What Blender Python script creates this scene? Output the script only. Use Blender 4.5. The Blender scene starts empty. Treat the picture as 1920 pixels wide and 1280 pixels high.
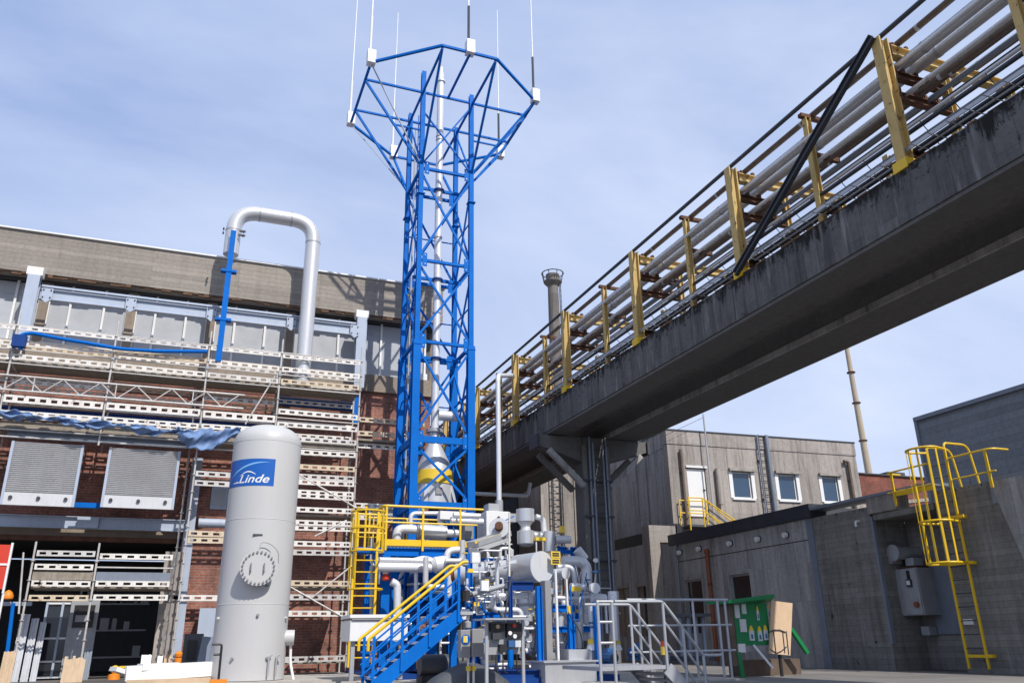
import bpy, math, random
from mathutils import Vector, Matrix
RND = random.Random(11)
SC = bpy.context.scene
COL = SC.collection
V = Vector
# ------------------------------------------------------------------ camera
FPX = 1509.5                       # focal length in pixels of a 1920 wide frame
YAW, PITCH, ROLL = math.radians(21.602), math.radians(20.394), math.radians(-0.967)
EYE = V((0, 0, 0.8))
_fw = V((math.sin(YAW)*math.cos(PITCH), math.cos(YAW)*math.cos(PITCH), math.sin(PITCH)))
_r0 = V((math.cos(YAW), -math.sin(YAW), 0)); _u0 = _r0.cross(_fw)
_rt = _r0*math.cos(ROLL)+_u0*math.sin(ROLL); _up = -_r0*math.sin(ROLL)+_u0*math.cos(ROLL)
cam = bpy.data.cameras.new('camera'); camo = bpy.data.objects.new('camera', cam); COL.objects.link(camo)
camo.matrix_world = Matrix(((_rt.x, _up.x, -_fw.x, EYE.x), (_rt.y, _up.y, -_fw.y, EYE.y), (_rt.z, _up.z, -_fw.z, EYE.z), (0, 0, 0, 1)))
cam.sensor_width = 36; cam.lens = FPX/1920*36; cam.clip_end = 3000; cam.clip_start = 0.1
SC.camera = camo
# ------------------------------------------------------------------ light
SUN_DIR = V((-0.28, 1.0, -1.12)).normalized()
elev = math.asin(-SUN_DIR.z); azim = math.atan2(-SUN_DIR.x, -SUN_DIR.y)
sun = bpy.data.lights.new('sun', 'SUN'); sun.energy = 4.5; sun.angle = math.radians(0.5); sun.color = (1.0, 0.95, 0.88)
suno = bpy.data.objects.new('sun', sun); COL.objects.link(suno); suno.location = (10, -20, 40)
suno.rotation_euler = SUN_DIR.to_track_quat('-Z', 'Y').to_euler()
W = bpy.data.worlds.new('World'); SC.world = W; W.use_nodes = True
nt = W.node_tree; nt.nodes.clear()
def wn(t, **k):
    n = nt.nodes.new(t)
    for a, b in k.items(): setattr(n, a, b)
    return n
sky = wn('ShaderNodeTexSky', sky_type='NISHITA', sun_disc=False, sun_elevation=elev, sun_rotation=azim, air_density=1.0, dust_density=1.2, ozone_density=1.6)
geo = wn('ShaderNodeTexCoord'); mp = wn('ShaderNodeMapping'); mp.inputs['Scale'].default_value = (1.0, 1.6, 3.2); mp.inputs['Rotation'].default_value = (0.2, 0.3, 0.5); mp.inputs['Location'].default_value = (2.7, 1.9, 0)
nt.links.new(geo.outputs['Generated'], mp.inputs[0])
cn = wn('ShaderNodeTexNoise'); cn.inputs['Scale'].default_value = 1.0; cn.inputs['Detail'].default_value = 7; cn.inputs['Roughness'].default_value = 0.55; cn.inputs['Distortion'].default_value = 0.5
nt.links.new(mp.outputs[0], cn.inputs['Vector'])
cr = wn('ShaderNodeValToRGB'); cr.color_ramp.elements[0].position = 0.30; cr.color_ramp.elements[0].color = (.10, .10, .10, 1); cr.color_ramp.elements[1].position = 0.74; cr.color_ramp.elements[1].color = (1, 1, 1, 1)
nt.links.new(cn.outputs[0], cr.inputs[0])
mx = wn('ShaderNodeMix', data_type='RGBA'); mx.inputs[7].default_value = (7.9, 8.8, 10.9, 1)
sz_ = wn('ShaderNodeSeparateXYZ'); nt.links.new(geo.outputs['Generated'], sz_.inputs[0]); el = wn('ShaderNodeMapRange'); el.inputs['From Min'].default_value = .25; el.inputs['From Max'].default_value = .85; el.inputs['To Min'].default_value = 1.0; el.inputs['To Max'].default_value = .6; nt.links.new(sz_.outputs[2], el.inputs[0])
ml = wn('ShaderNodeMath', operation='MULTIPLY'); nt.links.new(cr.outputs[0], ml.inputs[0]); nt.links.new(el.outputs[0], ml.inputs[1]); nt.links.new(ml.outputs[0], mx.inputs[0]); hz_ = wn('ShaderNodeMix', data_type='RGBA'); hz_.inputs[0].default_value = .72; hz_.inputs[7].default_value = (3.7, 5.2, 9.2, 1); nt.links.new(sky.outputs[0], hz_.inputs[6]); nt.links.new(hz_.outputs[2], mx.inputs[6])
bg = wn('ShaderNodeBackground'); bg.inputs[1].default_value = 0.1
wo = wn('ShaderNodeOutputWorld'); nt.links.new(mx.outputs[2], bg.inputs[0]); nt.links.new(bg.outputs[0], wo.inputs[0])
SC.view_settings.view_transform = 'Standard'; SC.view_settings.look = 'None'; SC.view_settings.exposure = 0.0; SC.view_settings.gamma = 1
SC.cycles.max_bounces = 5
# ------------------------------------------------------------------ helpers
def ray(px, py): return _fw+_rt*((px-960)/FPX)-_up*((py-640)/FPX)
def at(px, py, X=None, Y=None, Z=None):
    """world point where the sight line through a photo pixel meets the plane X=, Y= or Z="""
    d = ray(px, py)
    if X is not None: t = (X-EYE.x)/d.x
    elif Y is not None: t = (Y-EYE.y)/d.y
    else: t = (Z-EYE.z)/d.z
    return EYE+d*t
def rootloc(o):
    while o is not None and o.parent is not None: o = o.parent
    return o
def smooth_path(pts, rad, seg=6):
    pts = [V(p) for p in pts]; out = [pts[0]]
    for i in range(1, len(pts)-1):
        a, b, c = pts[i-1], pts[i], pts[i+1]
        d1 = (a-b); d2 = (c-b); r = min(rad, d1.length*.49, d2.length*.49)
        p1 = b+d1.normalized()*r; p2 = b+d2.normalized()*r
        for k in range(seg+1):
            t = k/seg; out.append(p1*(1-t)**2+b*2*t*(1-t)+p2*t*t)
    out.append(pts[-1]); return out
class MB:
    def __init__(s): s.v = []; s.f = []
    def add(s, vs, fs):
        b = len(s.v); s.v += [V(p) for p in vs]; s.f += [tuple(b+i for i in f) for f in fs]; return s
    def box(s, x0, x1, y0, y1, z0, z1):
        if x0 > x1: x0, x1 = x1, x0
        if y0 > y1: y0, y1 = y1, y0
        if z0 > z1: z0, z1 = z1, z0
        return s.add([(x0,y0,z0),(x1,y0,z0),(x1,y1,z0),(x0,y1,z0),(x0,y0,z1),(x1,y0,z1),(x1,y1,z1),(x0,y1,z1)],
                     [(0,3,2,1),(4,5,6,7),(0,1,5,4),(1,2,6,5),(2,3,7,6),(3,0,4,7)])
    def beam(s, p, q, w, h=None, up=(0,0,1)):
        p, q = V(p), V(q); h = h or w; d = (q-p).normalized(); u = V(up)
        if abs(d.dot(u)) > .98: u = V((0,1,0))
        sd = d.cross(u).normalized()*(w/2); u = sd.cross(d).normalized()*(h/2)
        vs = [p-sd-u, p+sd-u, p+sd+u, p-sd+u, q-sd-u, q+sd-u, q+sd+u, q-sd+u]
        return s.add(vs, [(0,1,2,3),(4,7,6,5),(0,4,5,1),(1,5,6,2),(2,6,7,3),(3,7,4,0)])
    def ibeam(s, p, q, w, h, up=(0,0,1), t=.02):
        p, q = V(p), V(q); d = (q-p).normalized(); u = V(up)
        if abs(d.dot(u)) > .98: u = V((0,1,0))
        sd = d.cross(u).normalized(); u = sd.cross(d).normalized()
        s.beam(p, q, t, h-2*t, u); s.beam(p+u*(h/2-t/2), q+u*(h/2-t/2), w, t, u); s.beam(p-u*(h/2-t/2), q-u*(h/2-t/2), w, t, u); return s
    def sweep(s, pts, r, n=10, caps=True):
        pts = [V(p) for p in pts]; m = len(pts); rr = r if isinstance(r, (list, tuple)) else [r]*m
        d = (pts[1]-pts[0]).normalized(); u = V((0,0,1)) if abs(d.z) < .9 else V((1,0,0)); u = (u-d*u.dot(d)).normalized()
        b = len(s.v)
        for i in range(m):
            if i == 0: t = pts[1]-pts[0]
            elif i == m-1: t = pts[-1]-pts[-2]
            else: t = (pts[i+1]-pts[i]).normalized()+(pts[i]-pts[i-1]).normalized()
            if t.length < 1e-9: t = d
            t.normalize(); u = (u-t*u.dot(t)).normalized(); w = t.cross(u)
            for k in range(n):
                a = 2*math.pi*k/n; s.v.append(pts[i]+(u*math.cos(a)+w*math.sin(a))*rr[i])
        for i in range(m-1):
            for k in range(n):
                k2 = (k+1) % n; s.f.append((b+i*n+k, b+i*n+k2, b+(i+1)*n+k2, b+(i+1)*n+k))
        if caps: s.f.append(tuple(b+k for k in range(n-1, -1, -1))); s.f.append(tuple(b+(m-1)*n+k for k in range(n)))
        return s
    def tube(s, p, q, r, n=10): return s.sweep([p, q], r, n)
    def pipe(s, pts, r, bend=.3, n=10, seg=6): return s.sweep(smooth_path(pts, bend, seg), r, n)
    def lathe(s, c, prof, axis=(0,0,1), n=24):
        """prof: list of (radius, distance along the axis)"""
        c = V(c); ax = V(axis).normalized()
        return s.sweep([c+ax*h for r, h in prof], [max(r, .0005) for r, h in prof], n)
    def mesh(s, name, mat, off=V((0,0,0)), smooth=False, bevel=0):
        me = bpy.data.meshes.new(name); me.from_pydata([tuple(p-off) for p in s.v], [], s.f); me.update()
        if mat: me.materials.append(M[mat] if isinstance(mat, str) else mat)
        if smooth:
            me.polygons.foreach_set('use_smooth', [True]*len(me.polygons))
            me.set_sharp_from_angle(angle=math.radians(38))
        return me
    def build(s, name, mat, parent=None, smooth=None, label=None, bevel=0):
        rl = rootloc(parent); off = rl.location.copy() if rl else V((0,0,0))
        if smooth is None: smooth = any(len(f) > 4 for f in s.f)
        o = bpy.data.objects.new(name, s.mesh(name, mat, off, smooth)); COL.objects.link(o); o.parent = parent
        if label: o['label'] = label
        if bevel:
            b = o.modifiers.new('b', 'BEVEL'); b.width = bevel; b.segments = 2; b.limit_method = 'ANGLE'
        return o
def thing(name, label, cat, loc=(0,0,0), group=None):
    o = bpy.data.objects.new(name, None); COL.objects.link(o); o.location = loc; o.empty_display_size = .3
    o['label'] = label; o['category'] = cat
    if group: o['group'] = group
    return o
def tag(o, label=None, cat=None, group=None, kind=None):
    if label: o['label'] = label
    if cat: o['category'] = cat
    if group: o['group'] = group
    if kind: o['kind'] = kind
    return o
def put(me, name, parent, loc, rotz=0):
    o = bpy.data.objects.new(name, me); COL.objects.link(o); o.parent = parent
    rl = rootloc(parent); o.location = V(loc)-(rl.location if rl else V((0,0,0))); o.rotation_euler = (0,0,rotz); return o
def kids(o): return [c for c in bpy.data.objects if c.parent == o]
def dup(root, delta, label=None):
    """copies of a thing, its parts and their sub-parts"""
    def cp(o, par):
        c = o.copy(); COL.objects.link(c); c.parent = par
        for ch in kids(o): cp(ch, c)
        return c
    r = cp(root, None); r.location = root.location+V(delta)
    if label: r['label'] = label
    return r
# ------------------------------------------------------------------ materials
M = {}
def newmat(name):
    m = bpy.data.materials.new(name); m.use_nodes = True; n = m.node_tree; b = n.nodes['Principled BSDF']; M[name] = m
    def N(t, **k):
        x = n.nodes.new(t)
        for a, c in k.items(): setattr(x, a, c)
        return x
    L = n.links.new
    return m, b, N, L
def coords(N, L, scale=(1,1,1), rnd=True):
    tc = N('ShaderNodeTexCoord'); mp = N('ShaderNodeMapping'); mp.inputs['Scale'].default_value = scale
    L(tc.outputs['Object'], mp.inputs[0])
    if rnd:
        oi = N('ShaderNodeObjectInfo'); mu = N('ShaderNodeMath', operation='MULTIPLY'); mu.inputs[1].default_value = 37.0
        L(oi.outputs['Random'], mu.inputs[0]); L(mu.outputs[0], mp.inputs['Location'])
    return mp.outputs[0]
def noise(N, L, vec, scale, detail=5, rough=.6, dist=0):
    t = N('ShaderNodeTexNoise'); t.inputs['Scale'].default_value = scale; t.inputs['Detail'].default_value = detail; t.inputs['Roughness'].default_value = rough; t.inputs['Distortion'].default_value = dist
    L(vec, t.inputs['Vector']); return t.outputs[0]
def ramp(N, L, fac, a, b, ca=(0,0,0,1), cb=(1,1,1,1)):
    r = N('ShaderNodeValToRGB'); e = r.color_ramp.elements; e[0].position = a; e[1].position = b; e[0].color = ca; e[1].color = cb
    L(fac, r.inputs[0]); return r.outputs[0]
def mix(N, L, fac, a, b, mode='MIX'):
    m = N('ShaderNodeMix', data_type='RGBA', blend_type=mode)
    for i, x in ((0, fac), (6, a), (7, b)):
        if isinstance(x, (int, float)): m.inputs[i].default_value = x
        elif isinstance(x, tuple): m.inputs[i].default_value = (x+(1,))[:4]
        else: L(x, m.inputs[i])
    return m.outputs[2]
def bump(N, L, h, b, strength=.3, dist=.02, prev=None):
    t = N('ShaderNodeBump'); t.inputs['Strength'].default_value = strength; t.inputs['Distance'].default_value = dist
    L(h, t.inputs['Height'])
    if prev: L(prev, t.inputs['Normal'])
    L(t.outputs[0], b.inputs['Normal']); return t.outputs[0]
def paint(name, c, rough=.45, metal=0.0, dirt=.25, dirtc=None, scale=3.0, rust=0.0, spec=.5):
    m, b, N, L = newmat(name); vec = coords(N, L); b.inputs['Specular IOR Level'].default_value = spec
    n1 = noise(N, L, vec, scale, 6, .65); f = ramp(N, L, n1, .42, .72)
    dc = dirtc or tuple(x*.55 for x in c)
    col = mix(N, L, f, c, tuple(c[i]*(1-dirt)+dc[i]*dirt for i in range(3)))
    vs = coords(N, L, (6, 6, .7)); st = ramp(N, L, noise(N, L, vs, 2.2, 5, .6), .5, .75)
    mu = N('ShaderNodeMath', operation='MULTIPLY'); mu.inputs[1].default_value = dirt; L(st, mu.inputs[0])
    col = mix(N, L, mu.outputs[0], col, dc)
    if rust:
        rn = ramp(N, L, noise(N, L, vec, 5.5, 8, .75), .62-rust*.25, .66-rust*.2)
        col = mix(N, L, rn, col, (.11, .045, .018))
    L(col, b.inputs['Base Color']); b.inputs['Metallic'].default_value = metal
    rr = N('ShaderNodeMapRange'); rr.inputs['To Min'].default_value = max(rough-.1, .05); rr.inputs['To Max'].default_value = min(rough+.15, 1); L(n1, rr.inputs[0]); L(rr.outputs[0], b.inputs['Roughness'])
    bump(N, L, noise(N, L, vec, 14, 3), b, .08, .01)
    return m
def concrete(name, c, boards=None, pitch=.14, dark=.5, streak=.5, mould=0.0, top=None):
    m, b, N, L = newmat(name)
    tc = N('ShaderNodeTexCoord'); sp = N('ShaderNodeSeparateXYZ'); L(tc.outputs['Object'], sp.inputs[0])
    ad = N('ShaderNodeMath', operation='ADD'); L(sp.outputs[0], ad.inputs[0]); L(sp.outputs[1], ad.inputs[1])
    cb = N('ShaderNodeCombineXYZ')
    if boards == 'v': L(sp.outputs[2], cb.inputs[0]); L(ad.outputs[0], cb.inputs[1])
    else: L(ad.outputs[0], cb.inputs[0]); L(sp.outputs[2], cb.inputs[1])
    vec = coords(N, L, rnd=False)
    big = noise(N, L, vec, .55, 8, .65, .4); fine = noise(N, L, vec, 9, 8, .7)
    col = mix(N, L, ramp(N, L, big, .35, .68), c, tuple(x*(1-dark*.55) for x in c))
    col = mix(N, L, .55, col, mix(N, L, ramp(N, L, fine, .3, .7), tuple(x*.72 for x in c), tuple(min(x*1.25, .8) for x in c)))
    sv = coords(N, L, (2.6, 2.6, .22), False); st = ramp(N, L, noise(N, L, sv, 1.6, 8, .7, .2), .48, .72)
    mu = N('ShaderNodeMath', operation='MULTIPLY'); mu.inputs[1].default_value = streak; L(st, mu.inputs[0])
    col = mix(N, L, mu.outputs[0], col, tuple(x*.3 for x in c))
    prev = None
    if boards:
        br = N('ShaderNodeTexBrick'); br.offset = .37; br.offset_frequency = 2; br.inputs['Scale'].default_value = 1
        br.inputs['Brick Width'].default_value = 2.7; br.inputs['Row Height'].default_value = pitch; br.inputs['Mortar Size'].default_value = .006; br.inputs['Mortar Smooth'].default_value = .5; br.inputs['Bias'].default_value = 0
        br.inputs['Color1'].default_value = (.72, .72, .72, 1); br.inputs['Color2'].default_value = (1.12, 1.12, 1.12, 1); br.inputs['Mortar'].default_value = (.45, .45, .45, 1)
        L(cb.outputs[0], br.inputs['Vector']); col = mix(N, L, .6, col, br.outputs['Color'], 'MULTIPLY')
        inv = N('ShaderNodeMath', operation='SUBTRACT'); inv.inputs[0].default_value = 1; L(br.outputs['Fac'], inv.inputs[1])
        prev = bump(N, L, inv.outputs[0], b, .5, .012)
    if mould:
        mo = ramp(N, L, noise(N, L, vec, 2.3, 9, .8, .3), .68-mould*.22, .72-mould*.18)
        col = mix(N, L, mo, col, (.012, .012, .011))
    if top:                                          # black growth and drip stains hanging from the upper edge
        mr = N('ShaderNodeMapRange'); mr.inputs['From Min'].default_value = top-.55; mr.inputs['From Max'].default_value = top+.05; mr.inputs['To Min'].default_value = 0; mr.inputs['To Max'].default_value = .24; L(sp.outputs[2], mr.inputs[0])
        for sc_, src in ((7.0, vec), (2.2, coords(N, L, (1.6, 1.6, .25), False))):
            a_ = N('ShaderNodeMath', operation='ADD'); L(noise(N, L, src, sc_, 9, .75), a_.inputs[0]); L(mr.outputs[0], a_.inputs[1]); col = mix(N, L, ramp(N, L, a_.outputs[0], .66, .74), col, (.02, .02, .019))
        a_ = ramp(N, L, noise(N, L, coords(N, L, (3.2, 3.2, .3), False), 2.0, 6, .6), .56, .70); mm = N('ShaderNodeMath', operation='MULTIPLY'); mm.inputs[1].default_value = .6; L(a_, mm.inputs[0]); col = mix(N, L, mm.outputs[0], col, (.30, .29, .28))
    L(col, b.inputs['Base Color']); b.inputs['Roughness'].default_value = .92; b.inputs['Specular IOR Level'].default_value = .2
    bump(N, L, fine, b, .35, .012, prev)
    return m
def bricks(name, c1, c2, mortar):
    m, b, N, L = newmat(name)
    tc = N('ShaderNodeTexCoord'); sp = N('ShaderNodeSeparateXYZ'); L(tc.outputs['Object'], sp.inputs[0])
    ad = N('ShaderNodeMath', operation='ADD'); L(sp.outputs[0], ad.inputs[0]); L(sp.outputs[1], ad.inputs[1])
    cb = N('ShaderNodeCombineXYZ'); L(ad.outputs[0], cb.inputs[0]); L(sp.outputs[2], cb.inputs[1])
    br = N('ShaderNodeTexBrick'); br.inputs['Scale'].default_value = 1; br.inputs['Brick Width'].default_value = .26; br.inputs['Row Height'].default_value = .082; br.inputs['Mortar Size'].default_value = .011
    br.inputs['Color1'].default_value = c1+(1,); br.inputs['Color2'].default_value = c2+(1,); br.inputs['Mortar'].default_value = mortar+(1,); L(cb.outputs[0], br.inputs['Vector'])
    vec = coords(N, L, rnd=False)
    col = mix(N, L, ramp(N, L, noise(N, L, vec, .8, 8, .75), .38, .66), br.outputs['Color'], mix(N, L, .8, br.outputs['Color'], (.06, .035, .03)))
    col = mix(N, L, .5, col, mix(N, L, ramp(N, L, noise(N, L, vec, 12, 3), .35, .65), (.6, .6, .6), (1.3, 1.3, 1.3)), 'MULTIPLY')
    L(col, b.inputs['Base Color']); b.inputs['Roughness'].default_value = .9
    inv = N('ShaderNodeMath', operation='SUBTRACT'); inv.inputs[0].default_value = 1; L(br.outputs['Fac'], inv.inputs[1])
    bump(N, L, inv.outputs[0], b, .6, .012); return m
def glass(name, c, rough=.06, spec=.8):
    m, b, N, L = newmat(name); vec = coords(N, L)
    L(mix(N, L, ramp(N, L, noise(N, L, vec, 2.0, 4), .3, .7), c, tuple(x*.85 for x in c)), b.inputs['Base Color'])
    b.inputs['Roughness'].default_value = rough; b.inputs['Specular IOR Level'].default_value = spec
    bump(N, L, noise(N, L, vec, 1.3, 2), b, .03, .02); return m
paint('blue', (.002, .14, .53), .55, dirt=.22, dirtc=(.004,.06,.27), spec=.10); paint('dark_blue', (.004, .045, .22), .5, dirt=.3, spec=.25)  # dark_blue: dark paint, also used as shaded blue on some skid steel
paint('yellow', (.78, .50, .012), .42, dirt=.15)
paint('old_yellow', (.54, .38, .13), .6, dirt=.22, dirtc=(.26, .16, .07), rust=.14, scale=6)
paint('rust', (.13, .055, .028), .85, dirt=.6, dirtc=(.03, .02, .015))
paint('light_steel', (.40, .46, .56), .5, dirt=.2); paint('galvanised', (.44, .45, .47), .42, .3, dirt=.25)
paint('stainless', (.60, .61, .63), .28, .5, dirt=.2, scale=2); paint('cladding', (.62, .625, .635), .34, .35, dirt=.15, scale=1.5)
paint('insulation', (.70, .71, .73), .4, .25, dirt=.15)
paint('white', (.76, .76, .75), .45, dirt=.12, dirtc=(.5, .48, .44)); paint('tank_white', (.50, .50, .495), .42, dirt=.25, dirtc=(.46, .45, .43), scale=1.2)
paint('rail_cream', (.62, .52, .38), .6, dirt=.4, dirtc=(.33, .2, .1), rust=.1); paint('rail_white', (.76, .73, .68), .6, dirt=.35, dirtc=(.33, .26, .18), rust=.05)
paint('scaffold_steel', (.60, .585, .56), .5, .2, dirt=.4, dirtc=(.22, .16, .11)); paint('plank', (.30, .26, .21), .8, dirt=.5, dirtc=(.12, .10, .08), scale=6)
paint('timber', (.55, .41, .27), .75, dirt=.3, scale=6); paint('plywood', (.66, .47, .30), .7, dirt=.25, scale=5)
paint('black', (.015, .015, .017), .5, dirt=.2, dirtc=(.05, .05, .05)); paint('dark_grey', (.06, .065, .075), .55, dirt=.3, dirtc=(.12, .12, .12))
paint('grey', (.27, .27, .275), .5, dirt=.2); paint('cabinet_grey', (.33, .345, .37), .5, dirt=.35, dirtc=(.2, .17, .14))
paint('dark_steel', (.035, .045, .06), .5, dirt=.4, dirtc=(.08, .06, .05)); paint('brown_pipe', (.16, .115, .085), .6, .2, dirt=.5, dirtc=(.06, .04, .03))
paint('silver_pipe', (.62, .625, .63), .33, .3, dirt=.3, dirtc=(.42, .39, .36), scale=1.5)
paint('green', (.005, .20, .06), .45, dirt=.15); paint('red', (.60, .045, .02), .45, dirt=.15); paint('orange', (.80, .25, .02), .5, dirt=.1)
paint('orange_pipe', (.26, .075, .03), .6, dirt=.4); paint('bitumen', (.022, .026, .036), .6, dirt=.4, dirtc=(.05, .05, .055))
paint('zinc', (.22, .25, .30), .5, .3, dirt=.3); paint('sign_yellow', (.80, .55, .04), .5, dirt=.08); paint('motor_blue', (.03, .12, .30), .45, dirt=.3)
paint('paper', (.62, .62, .62), .8, dirt=.2); paint('logo_blue', (.004, .10, .42), .35, dirt=.05); paint('logo_light', (.20, .45, .78), .35, dirt=.03)
paint('logo_white', (.80, .80, .80), .4, dirt=.03); paint('tarpaulin', (.16, .26, .46), .65, dirt=.6, dirtc=(.06, .10, .20), scale=4)
paint('shutter', (.62, .62, .63), .5, .2, dirt=.2); paint('plastic_sheet', (.60, .62, .66), .35, dirt=.3)
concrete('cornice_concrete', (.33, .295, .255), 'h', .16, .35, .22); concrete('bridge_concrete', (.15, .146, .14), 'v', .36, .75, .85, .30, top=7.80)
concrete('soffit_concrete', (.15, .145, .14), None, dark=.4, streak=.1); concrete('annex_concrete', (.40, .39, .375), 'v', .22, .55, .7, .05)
concrete('dark_concrete', (.20, .19, .18), None, dark=.6, streak=.5, mould=.2); concrete('wall_concrete', (.25, .24, .22), 'h', .13, .8, .7, .30, top=4.1); concrete('light_concrete', (.40, .36, .325), 'v', .9, .65, .85, .16)
concrete('side_concrete', (.40, .39, .375), 'v', .35, .6, .9, .08); concrete('pilaster', (.30, .25, .20), None, dark=.4, streak=.3); concrete('cladding_slate', (.23, .25, .275), 'h', .20, .3, .15)
concrete('broken_edge', (.17, .10, .065), None, dark=.7, streak=.3, mould=.5); concrete('plinth', (.45, .42, .38), None, dark=.3, streak=.2)
concrete('chimney', (.20, .18, .165), 'h', .9, .4, .6); concrete('mast_paint', (.46, .38, .28), None, dark=.4, streak=.3, mould=.1)
bricks('brick', (.46, .17, .115), (.34, .12, .085), (.36, .27, .22)); bricks('roof_brick', (.33, .10, .06), (.26, .07, .05), (.22, .10, .07))
glass('frosted', (.46, .48, .51), .55, .15); glass('window_glass', (.03, .065, .12), .04, 1.0); glass('dark_glass', (.02, .025, .03), .08, .6)  # window_glass: blue of the reflected sky is partly put into its base colour
def asphalt(name, c, light):
    m, b, N, L = newmat(name); vec = coords(N, L, rnd=False)
    col = mix(N, L, ramp(N, L, noise(N, L, vec, .35, 8, .65, .5), .42, .6), c, light)
    col = mix(N, L, .5, col, mix(N, L, ramp(N, L, noise(N, L, vec, 60, 3, .8), .3, .7), (.55, .55, .55), (1.4, 1.4, 1.4)), 'MULTIPLY')
    L(col, b.inputs['Base Color']); b.inputs['Roughness'].default_value = .9; bump(N, L, noise(N, L, vec, 80, 3), b, .4, .01)
asphalt('asphalt', (.085, .08, .075), (.17, .155, .14)); asphalt('paving', (.16, .15, .14), (.24, .22, .20))
# ================================================================== ground
g = MB(); n = 24
g.add([(-700,-300,0),(900,-300,0),(900,1500,0),(-700,1500,0)], [(0,1,2,3)]); tag(g.build('ground', 'asphalt'), kind='structure')
g = MB().box(9.0, 15.4, 6.0, 27, -.2, .02); o = g.build('pavement', 'paving'); tag(o, kind='structure')
# ================================================================== left hall
FY = 27.0; XL, XR = -14.0, 7.5
hall = thing('workshop_hall', 'long brick workshop hall with a board-marked concrete parapet and a row of frosted windows', 'building', (0, FY, 0))
m = MB()
m.box(-.25, XR, FY, FY+.4, 0, 9.05); m.box(XL, -.25, FY, FY+.4, 3.95, 9.05); m.box(XL, -7.4, FY, FY+.4, 0, 3.95)
m.box(XR-.35, XR, FY+.402, FY+22, 0, 9.0)
m.build('brick_wall', 'brick', hall)
MB().box(XL, XR+.05, FY-.12, FY+.4, 9.052, 9.66).build('sill_band', 'pilaster', hall)
CZ0, CZ1 = at(0,503,Y=FY-.55).z, at(0,426,Y=FY-.55).z
MB().box(XL, XR+.25, FY-.55, FY+.35, CZ0, CZ1).build('parapet', 'cornice_concrete', hall)
MB().box(XR-.15, XR+.248, FY+.352, FY+22, CZ0, CZ1).build('side_parapet', 'cornice_concrete', hall)
MB().box(XL, XR+.32, FY-.62, FY+.5, CZ1+.002, CZ1+.05).build('parapet_capping', 'white', hall)
m = MB(); x = XL                                     # crumbling lower edge of the parapet
while x < XR:
    w = RND.uniform(.05, .3); h = RND.uniform(.01, .10); m.box(x, min(x+w, XR+.24), FY-.55+RND.uniform(.0, .05), FY-.44, CZ0-.003-h, CZ0-.002); x += w
tag(m.build('spalled_edge', 'broken_edge', hall, label='crumbling rusty lower edge of the concrete parapet'), kind='stuff')
MB().box(XL, XR+.1, FY-.05, FY+.3, 11.662, CZ0-.005).build('drip_board', 'dark_grey', hall)
MB().box(XL, XR, FY+.2, FY+.3, 9.66, 11.9).build('window_backing', 'dark_grey', hall)
# window bays: pilasters and three frosted panes each
pil = [at(px, py, Y=FY).x for px, py in ((78,590),(243,605),(393,622),(542,640),(676,655))]
step = (pil[-1]-pil[0])/4
pil = [pil[0]-step*k for k in (4,3,2,1)]+pil+[pil[-1]+step*k for k in (1,)]
for i, x in enumerate(pil):
    if x > XR-.3: continue
    MB().box(x-.13, x+.13, FY-.06, FY+.35, 9.662, 11.66).build('pilaster', 'pilaster', hall)
    nx = min(pil[i+1] if i+1 < len(pil) else XR-.1, XR-.1)
    if nx-x < .8: continue
    a, b = x+.13, nx-.13; cuts = [a, a+(b-a)*.27, a+(b-a)*.70, b]
    for k in range(3):
        o = MB().box(cuts[k]+.035, cuts[k+1]-.035, FY+.10, FY+.13, 9.70, 11.2).build('window_pane', 'frosted', hall)
        o = MB().box(cuts[k]+.035, cuts[k+1]-.035, FY+.10, FY+.13, 11.27, 11.62).build('upper_pane', 'frosted', hall)
    for c in cuts: MB().box(c-.034, c+.034, FY+.02, FY+.16, 9.68, 11.66).build('mullion', 'white', hall)
    MB().box(a, b, FY+.09, FY+.14, 11.205, 11.265).build('transom', 'frosted', hall); MB().box(a, b, FY+.0, FY+.14, 9.663, 9.70).build('window_sill', 'white', hall)
# lower storey of the hall
lintel = at(150, 1011, Y=FY).z
MB().box(XL, -.3, FY-.14, FY+.02, lintel-.06, lintel+.08).build('door_lintel', 'red' if 0 else 'rust', hall)
MB().box(XL, -.25, FY-.05, FY-.002, lintel+.083, lintel+.30).build('concrete_lintel', 'pilaster', hall)
c0 = at(318, 1130, Y=FY-.25)
MB().beam((c0.x-.02, FY-.25, 0), (c0.x-.02, FY-.25, 3.45), .52, .4, (0,1,0)).build('door_column', 'light_concrete', hall)
# interior of the workshop behind the open gate
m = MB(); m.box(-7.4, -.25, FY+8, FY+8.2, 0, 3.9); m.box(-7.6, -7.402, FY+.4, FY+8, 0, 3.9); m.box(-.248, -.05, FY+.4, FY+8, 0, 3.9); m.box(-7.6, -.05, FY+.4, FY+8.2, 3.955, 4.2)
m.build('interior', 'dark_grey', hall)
m = MB()
for z in (.5, 1.3, 2.1): m.box(-3.2, -1.0, FY+3, FY+3.5, z, z+.05)
for k in range(14): x = RND.uniform(-3.2, -1.3); z = RND.choice((.55, 1.35, 2.15)); m.box(x, x+RND.uniform(.1,.35), FY+3.05, FY+3.3, z, z+RND.uniform(.1,.4))
o = m.build('storage_rack', 'grey'); tag(o, 'grey storage rack in the dark interior of the open workshop gate', 'rack')
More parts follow.
